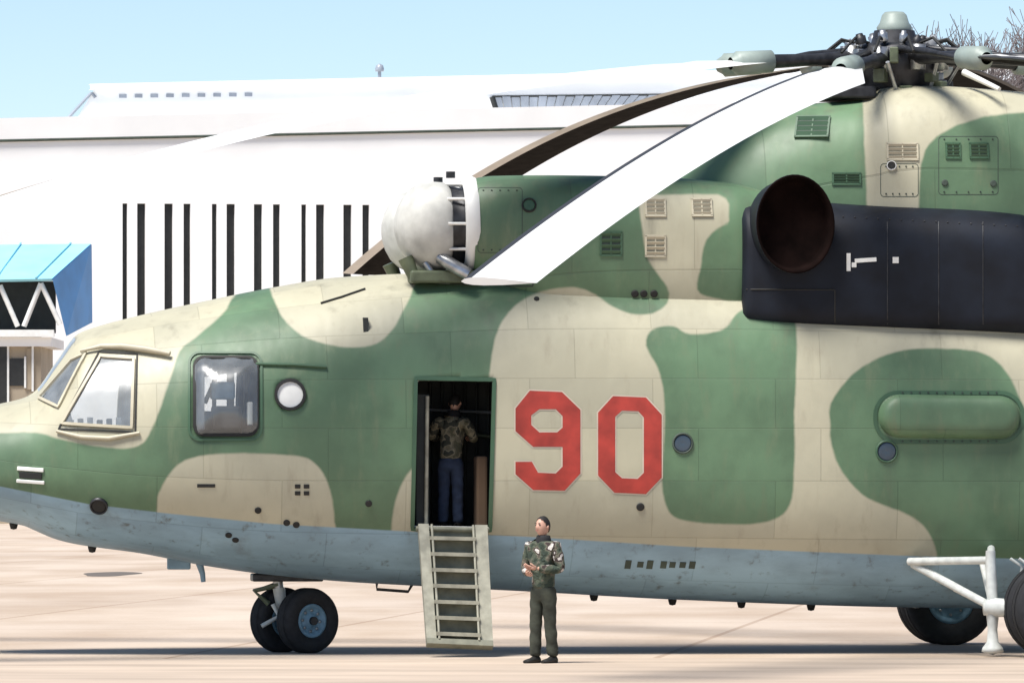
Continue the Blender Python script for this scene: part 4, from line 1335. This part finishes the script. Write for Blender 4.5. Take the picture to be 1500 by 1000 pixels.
top = L(405, 838, 0)
fork = Vector((ng.x, 0, nz))
sx_ = top.x
MB().tube([Vector((sx_, 0, top.z + 0.25)), Vector((sx_ + 0.02, 0, top.z - 0.10))], 0.11, 16).build('nose_gear_housing', M['darkmetal'], heli)
MB().tube([Vector((sx_, 0, top.z)), Vector((sx_ + 0.03, 0, 0.80))], 0.065, 14).build('nose_gear_strut', M['steel'], heli)
MB().tube([Vector((sx_ + 0.03, 0, 0.82)), Vector((sx_ + 0.06, 0, 0.62)), fork], [0.08, 0.075, 0.06], 12).build('nose_gear_fork', M['gear_white'], heli)
MB().tube([fork - axd * 0.46, fork + axd * 0.46], 0.055, 12).build('nose_axle', M['darkmetal'], heli)
tl = MB()
fwd = Vector((-1, 0, 0))
tl.tube([Vector((sx_, 0, 0.86)), Vector((sx_ - 0.28, -0.02, 0.78)), Vector((sx_ - 0.1, -0.02, 0.62))], [0.04, 0.035, 0.04], 8)
tl.box(Vector((sx_ - 0.14, -0.02, 0.83)), (0.32, 0.16, 0.035), Matrix.Rotation(R(-14), 3, 'Y'))
tl.build('torque_link', M['olive_metal'], heli)
MB().tube([Vector((sx_ - 0.05, -0.12, 0.62)), Vector((sx_ + 0.02, -0.14, 0.46)), Vector((sx_ - 0.20, -0.16, 0.34))], [0.035, 0.03, 0.03], 8).build('steering_link', M['gear_white'], heli)

WY = 3.55
wc = L(1548, 896, -WY)
for sgn in (-1, 1):
    for dy in (-0.30, 0.30):
        wheel((wc.x - (0.2 if sgn > 0 else 0), sgn * WY + dy, 0.595), (0, -1, 0), 0.60, 0.42)
    mirror = lambda v: Vector((v.x, v.y * -sgn, v.z)) if False else Vector((v.x, abs(v.y) * sgn, v.z))
    node = mirror(L(1454, 889, -3.0)); topn = mirror(L(1451, 820, -2.9))
    fw_a = mirror(L(1332, 822, -1.80)); fw_b = mirror(L(1338, 826, -1.78))
    gear = empty('main_gear', (0, 0, 0), 0, heli)
    MB().tube([fw_a, topn], 0.05, 12).build('drag_brace', M['gear_white'], gear)
    MB().tube([fw_b, node], 0.052, 12).build('diagonal_brace', M['gear_white'], gear)
    MB().tube([topn + Vector((0, 0, 0.12)), topn, (topn + node) / 2, node], [0.06, 0.065, 0.07, 0.065], 14).build('shock_strut', M['gear_white'], gear)
    MB().tube([mirror(L(1438, 820, -2.2)), node], 0.04, 10).build('inner_brace', M['gear_white'], gear)
    MB().tube([node, mirror(L(1400, 862, -1.70))], 0.042, 10).build('lower_brace', M['gear_white'], gear)
    MB().tube([topn, mirror(L(1452, 800, -1.6))], 0.05, 10).build('outrigger', M['gear_white'], gear)
    MB().tube([node, mirror(L(1560, 870, -1.85))], 0.06, 10).build('rear_brace', M['gear_white'], gear)
    MB().lathe([(-0.12, 0), (-0.11, 0.10), (0.11, 0.10), (0.12, 0)], node, (1, 0, 0), 16).build('knuckle', M['gear_white'], gear)
    ax_p = Vector((wc.x - (0.2 if sgn > 0 else 0), sgn * WY, 0.595))
    MB().tube([node, ax_p], [0.12, 0.10], 12).build('trailing_arm', M['gear_white'], gear)
    MB().tube([ax_p + Vector((0, -0.5, 0)), ax_p + Vector((0, 0.5, 0))], 0.07, 12).build('axle', M['darkmetal'], gear)
    jz = node.z
    if sgn < 0: MB().lathe([(-0.06, 0.085), (-jz * .45, 0.06), (-jz * .70, 0.075), (-jz * .82, 0.13), (-jz * .90, 0.14), (-jz * .96, 0.0)], node, (0, 0, 1), 16).build('tow_fitting', M['gear_white'], gear)
    for k in range(3):
        p0 = topn + Vector((0.25 + 0.1 * k, -0.05 * k * -sgn, 0.02)); 
        MB().tube([p0, p0 + Vector((0.15, 0, -0.10)), p0 + Vector((0.1, 0, -0.35))], 0.02, 6).build('brake_hose', M['gear_white'], gear)

# ---- belly fittings
def belly(px): return float(pchip(np.array(FUS)[:, 0], np.array(FUS)[:, 2], [px])[0])
for px in (20, 135, 870, 985, 1086, 1188):
    p = L(px, belly(px) + 2, 0)
    MB().lathe([(-0.06, 0.0), (-0.05, 0.04), (0.0, 0.055), (0.06, 0.06)], p, (0, 0, 1), 12).build('belly_light', M['rubber_seal'], heli)
p = L(262, belly(262), 0)
MB().box(p + Vector((0, 0, -0.02)), (0.30, 0.06, 0.18), bev=0.02).build('blade_antenna', M['blue_belly'], heli)
p = L(291, belly(291), 0)
MB().tube([p + Vector((0, 0, .05)), p + Vector((0.05, 0, -0.12)), p + Vector((0.06, 0, -0.22))], [0.05, 0.035, 0.03], 8).build('drain_mast', M['blue_belly'], heli)
p = L(575, belly(575), -0.2)
MB().tube([p + Vector((-0.2, 0, 0.03)), p + Vector((-0.2, 0, -0.06)), p + Vector((0.2, 0, -0.09)), p + Vector((0.25, 0, 0.0))], 0.02, 6).build('belly_hook', M['darkmetal'], heli)
MB().box(L(420, belly(420) + 1, 0), (0.9, 0.5, 0.10), bev=0.02).build('gear_door', M['darkmetal'], heli)
# tail fin and stabiliser behind the frame
fx = L(3600, 500, 0)
MB().add([fx + Vector((-2.2, .12, 0.2)), fx + Vector((0.6, .1, -0.3)), fx + Vector((2.4, .06, 4.2)), fx + Vector((1.0, .06, 4.3)), fx + Vector((-2.2, -.12, 0.2)), fx + Vector((0.6, -.1, -0.3)), fx + Vector((2.4, -.06, 4.2)), fx + Vector((1.0, -.06, 4.3))],
         [(0, 1, 2, 3), (7, 6, 5, 4), (0, 4, 5, 1), (1, 5, 6, 2), (2, 6, 7, 3), (3, 7, 4, 0)]).build('tail_fin', M['frame_green'], heli)

# ------------------------------------------------------------------ people
def skin_obj(name, nodes, edges, mat_, parent, root=0, sub=2):
    """nodes: (x,y,z,rx[,ry]) -> skinned, subdivided mesh"""
    me = bpy.data.meshes.new(name)
    me.from_pydata([n[:3] for n in nodes], edges, []); me.update()
    o = link(name, me, None)
    sm = o.modifiers.new('skin', 'SKIN'); sm.use_smooth_shade = True
    ss = o.modifiers.new('sub', 'SUBSURF'); ss.levels = sub; ss.render_levels = sub
    for i, n in enumerate(nodes):
        d = me.skin_vertices[0].data[i]
        d.radius = (n[3], n[4] if len(n) > 4 else n[3]); d.use_root = (i == root)
    bpy.context.view_layer.update()
    dg = bpy.context.evaluated_depsgraph_get()
    nm = bpy.data.meshes.new_from_object(o.evaluated_get(dg))
    bpy.data.objects.remove(o)
    nm.name = name; nm.materials.clear(); nm.materials.append(mat_)
    nm.polygons.foreach_set('use_smooth', [True] * len(nm.polygons))
    return link(name, nm, parent)

def chain(*pts): return [(i, i + 1) for i in range(len(pts) - 1)]

def head(parent, c, s, yaw, tilt, hair_m, skin_m):
    """c: chin-to-crown centre; faces local -Y before yaw"""
    rot = Matrix.Rotation(yaw, 3, 'Z') @ Matrix.Rotation(tilt, 3, 'X')
    def T(v): return Vector(c) + rot @ (Vector(v) * s)
    bm = bmesh.new(); bmesh.ops.create_uvsphere(bm, u_segments=28, v_segments=20, radius=1)
    for v in bm.verts:
        x, y, z = v.co
        w = 0.075 * (1 - 0.16 * max(0, -z)); dpt = 0.098
        if z < 0: dpt *= 1 - 0.12 * -z
        X, Y, Z = x * w, y * dpt, z * 0.118
        if y < -0.6 and abs(z) < 0.9: Y = max(Y, -0.094)
        # nose, brow, chin, eye sockets
        Y -= 0.026 * math.exp(-((X / 0.012) ** 2 + ((Z + 0.018) / 0.022) ** 2)) * (y < 0)
        Y -= 0.007 * math.exp(-((X / 0.03) ** 2 + ((Z + 0.095) / 0.02) ** 2)) * (y < 0)
        Y += 0.010 * (math.exp(-(((abs(X) - 0.03) / 0.014) ** 2 + ((Z - 0.008) / 0.012) ** 2))) * (y < 0)
        v.co = T((X, Y, Z))
    bm.verts.index_update()
    mb = MB()
    mb.add([v.co for v in bm.verts], [[v.index for v in f.verts] for f in bm.faces], 0, True); bm.free()
    for sx in (-1, 1):   # ears
        mb.lathe([(-0.006, 0.0), (-0.006, 0.018 * s), (0.008, 0.024 * s), (0.012, 0.0)], T((sx * 0.074, 0.012, -0.005)), rot @ Vector((sx, 0.25, 0)), 10)
    hd = mb.build('head', skin_m, parent)
    for sx in (-1, 1):
        MB().lathe([(0, 0.011 * s), (0.004, 0.008 * s), (0.006, 0)], T((sx * 0.030, -0.083, 0.008)), rot @ Vector((0, -1, 0)), 10).build('eye', M['black_cloth'], hd)
        MB().box(T((sx * 0.030, -0.094, 0.028)), (0.030 * s, 0.008, 0.006 * s), rot).build('eyebrow', hair_m, hd)
    MB().box(T((0, -0.093, -0.058)), (0.040 * s, 0.008, 0.008 * s), rot).build('mouth', mat('lips', (0.33, 0.13, 0.11), 0.6), hd)
    bm = bmesh.new(); bmesh.ops.create_uvsphere(bm, u_segments=28, v_segments=20, radius=1)
    rnd_ = random.Random(3)
    kill = []
    for v in bm.verts:
        x, y, z = v.co
        hairline = 0.55 - 0.75 * min(1, max(0, (y + 0.75) / 0.7)) - 0.6 * max(0, y - 0.1) + rnd_.uniform(-0.06, 0.06)
        jit = 1 + 0.05 * rnd_.random()
        if z < hairline: kill.append(v)
        v.co = T((x * 0.079 * jit, y * 0.103 * jit, z * 0.124 * jit + 0.002))
    bmesh.ops.delete(bm, geom=kill, context='VERTS')
    me = bpy.data.meshes.new('hair'); bm.to_mesh(me); bm.free()
    me.polygons.foreach_set('use_smooth', [True] * len(me.polygons)); me.materials.append(hair_m)
    link('hair', me, parent)
    return hd

def hand(parent, wrist, direction, palm_n, skin_m, curl=0.8, thumb=1):
    """palm and five bent fingers, one skinned mesh"""
    d = Vector(direction).normalized(); n = Vector(palm_n); n = (n - d * n.dot(d)).normalized(); s = d.cross(n)
    W_ = Vector(wrist)
    nodes, edges = [], []
    def add(p, r): nodes.append((*p, r)); return len(nodes) - 1
    w0 = add(W_, 0.026); p0 = add(W_ + d * 0.045, 0.032); edges.append((w0, p0))
    lens = (0.070, 0.080, 0.075, 0.058)
    for k, ln in enumerate(lens):
        off = (k - 1.5) * 0.021
        b = add(W_ + d * 0.088 + s * off * thumb, 0.0115); edges.append((p0, b))
        cur, dd = Vector(nodes[b][:3]), d.copy()
        prev = b
        for j in range(3):
            a = curl * (0.5 + 0.35 * j)
            dd = (d * math.cos(a) + n * math.sin(a)).normalized()
            cur = cur + dd * ln / 3 * 1.1
            i = add(cur, 0.0095 - 0.001 * j); edges.append((prev, i)); prev = i
    t0 = add(W_ + d * 0.035 - s * 0.030 * thumb, 0.013); edges.append((p0, t0))
    t1 = add(W_ + d * 0.065 - s * 0.046 * thumb + n * 0.018, 0.0105); edges.append((t0, t1))
    t2 = add(W_ + d * 0.092 - s * 0.046 * thumb + n * 0.034, 0.009); edges.append((t1, t2))
    return skin_obj('hand', nodes, edges, skin_m, parent, 0, 1)

def person(loc, rz, label, jacket_m, trouser_m, hair_m, skin_m, arms, head_yaw=0, head_tilt=0, lean=0.0, scale=1.0, parent_world=True, stance=0.0):
    root = empty('person', loc, rz)
    root.scale = (scale,) * 3
    tag(root, label, 'person')
    ly = lambda z: -lean * max(0, z - 0.95)         # forward lean above the hips
    # body under the clothes: one continuous figure
    N = [(0, 0.0, 0.95, 0.09, 0.07), (0, ly(1.15), 1.15, 0.09, 0.06), (0, ly(1.35), 1.35, 0.09, 0.06), (0, ly(1.47) + .01, 1.47, 0.06, 0.055), (0, ly(1.56) - .005, 1.56, 0.052, 0.055)]
    E = [(0, 1), (1, 2), (2, 3), (3, 4)]
    def limb(start, pts):
        prev = start
        for p in pts:
            N.append(p); E.append((prev, len(N) - 1)); prev = len(N) - 1
    legs = {}
    for s in (-1, 1):
        fx_ = s * 0.092; fy_ = stance * s
        legs[s] = [(s * 0.09, 0.0, 0.82, 0.05, 0.05), (s * 0.10, fy_ * 0.5 - 0.012, 0.50, 0.042), (s * 0.105, fy_ * 0.8 + 0.012, 0.28, 0.038), (fx_, fy_ + 0.012, 0.06, 0.026)]
        limb(0, legs[s])
    for s in (-1, 1):
        sh, el, wr = arms[s]
        limb(2, [(*sh, 0.04), (*el, 0.032), (*wr, 0.026)])
    skin_obj('body', N, E, skin_m, root, 0, 1)
    # trousers
    N2 = [(0, 0.0, 0.97, 0.145, 0.115), (0, 0, 0.90, 0.15, 0.12)]; E2 = [(0, 1)]
    for s in (-1, 1):
        fx_, fy_ = s * 0.092, stance * s
        prev = 1
        for p in [(s * 0.084, 0, 0.80, 0.098, 0.105), (s * 0.088, fy_ * 0.5 - 0.01, 0.50, 0.076, 0.08), (s * 0.09, fy_ * .7, 0.34, 0.074, 0.078), (s * 0.092, fy_ + 0.01, 0.14, 0.070, 0.075), (fx_, fy_ + 0.012, 0.075, 0.072, 0.078)]:
            N2.append(p); E2.append((prev, len(N2) - 1)); prev = len(N2) - 1
    tr = skin_obj('trousers', N2, E2, trouser_m, root, 0, 2)
    # jacket with sleeves, collar and hem
    N3 = [(0, 0.0, 0.86, 0.165, 0.130), (0, ly(0.98), 0.98, 0.160, 0.125), (0, ly(1.15), 1.15, 0.160, 0.120), (0, ly(1.34), 1.34, 0.180, 0.118), (0, ly(1.435), 1.435, 0.135, 0.095), (0, ly(1.49) + .01, 1.49, 0.068, 0.068)]
    E3 = [(0, 1), (1, 2), (2, 3), (3, 4), (4, 5)]
    for s in (-1, 1):
        sh, el, wr = [Vector(p) for p in arms[s]]
        prev = 3
        for p, r in ((sh, 0.080), (sh.lerp(el, 0.5), 0.072), (el, 0.064), (el.lerp(wr, 0.5), 0.056), (wr - (wr - el).normalized() * 0.015, 0.047)):
            N3.append((*p, r)); E3.append((prev, len(N3) - 1)); prev = len(N3) - 1
    jk = skin_obj('jacket', N3, E3, jacket_m, root, 0, 2)
    for v in jk.data.vertices:     # cloth folds
        c_ = v.co
        f_ = math.sin(c_.z * 46 + math.sin(c_.x * 30) * 1.6) * math.sin(c_.x * 17 + c_.y * 23)
        v.co = c_ + v.normal * 0.006 * f_
    for v in tr.data.vertices:
        c_ = v.co
        f_ = math.sin(c_.z * 38 + c_.x * 25) * math.sin(c_.y * 20 + c_.z * 9)
        v.co = c_ + v.normal * 0.006 * f_
    MB().lathe([(-0.03, 0.098), (0.02, 0.090), (0.055, 0.080), (0.06, 0.066), (0.0, 0.062)], (0, ly(1.48), 1.475), (0, -lean * 0.6, 1), 20).build('collar', M['black_cloth'], root)
    for s in (-1, 1):
        fx_, fy_ = s * 0.092, stance * s
        mb = MB()
        sec = []
        for yy, hw_, hh in ((0.085, 0.030, 0.07), (0.06, 0.042, 0.095), (0.0, 0.045, 0.10), (-0.07, 0.045, 0.068), (-0.13, 0.050, 0.056), (-0.175, 0.042, 0.045), (-0.195, 0.018, 0.03)):
            sec.append([(fx_ + s * 0.012 * (-yy) * 5 * 0.3 + hw_ * math.cos(a), fy_ + yy, max(0.0, hh * 0.5 + hh * 0.5 * math.sin(a))) for a in [2 * math.pi * k / 14 for k in range(14)]])
        V = [p for r_ in sec for p in r_]
        Fs = [(i * 14 + k, i * 14 + (k + 1) % 14, (i + 1) * 14 + (k + 1) % 14, (i + 1) * 14 + k) for i in range(len(sec) - 1) for k in range(14)]
        Fs += [tuple(range(14)), tuple(range((len(sec) - 1) * 14, len(sec) * 14))[::-1]]
        mb.add(V, Fs, 0, True).build('boot', M['boots'], root)
    head(root, (0, ly(1.63) - 0.015, 1.635), 1.0, head_yaw, head_tilt, hair_m, skin_m)
    for s in (-1, 1):
        sh, el, wr = [Vector(p) for p in arms[s]]
        hand(root, wr, (wr - el), arms.get('palm', (0, 0.6, -0.4)), skin_m, 0.7, s)
    return root

arms_out = {1: ((0.20, -0.01, 1.40), (0.26, 0.01, 1.12), (0.07, -0.22, 1.14)),
            -1: ((-0.20, -0.01, 1.40), (-0.26, -0.01, 1.12), (-0.05, -0.24, 1.08)), 'palm': (0, 0.7, 0.6)}
pD = F * HC / (971 - HOR)
pX = (796 - 750) * pD / F
man = person((pX, pD, 0), R(-38), 'man standing in camouflage jacket and olive trousers in front of the airstair', M['jacket'], M['trousers'], M['hair'], M['skin'], arms_out, head_yaw=R(-6), head_tilt=R(-8), stance=0.05)
arms_in = {1: ((0.20, -0.02, 1.40), (0.30, -0.14, 1.18), (0.22, -0.34, 1.22)),
           -1: ((-0.20, -0.02, 1.40), (-0.28, -0.16, 1.17), (-0.18, -0.36, 1.18))}
pl_ = L(660, 770, -1.2)
wpt = Vector((cy * pl_.x - sy * pl_.y + HELI.x, sy * pl_.x + cy * pl_.y + HELI.y, zs + 0.002))
person(wpt, R(165), 'person in olive camouflage jacket and navy trousers inside the open door', M['jacket2'], M['navy'], M['hair'], M['skin'], arms_in, lean=0.30, head_tilt=R(20), scale=0.97, stance=0.03)
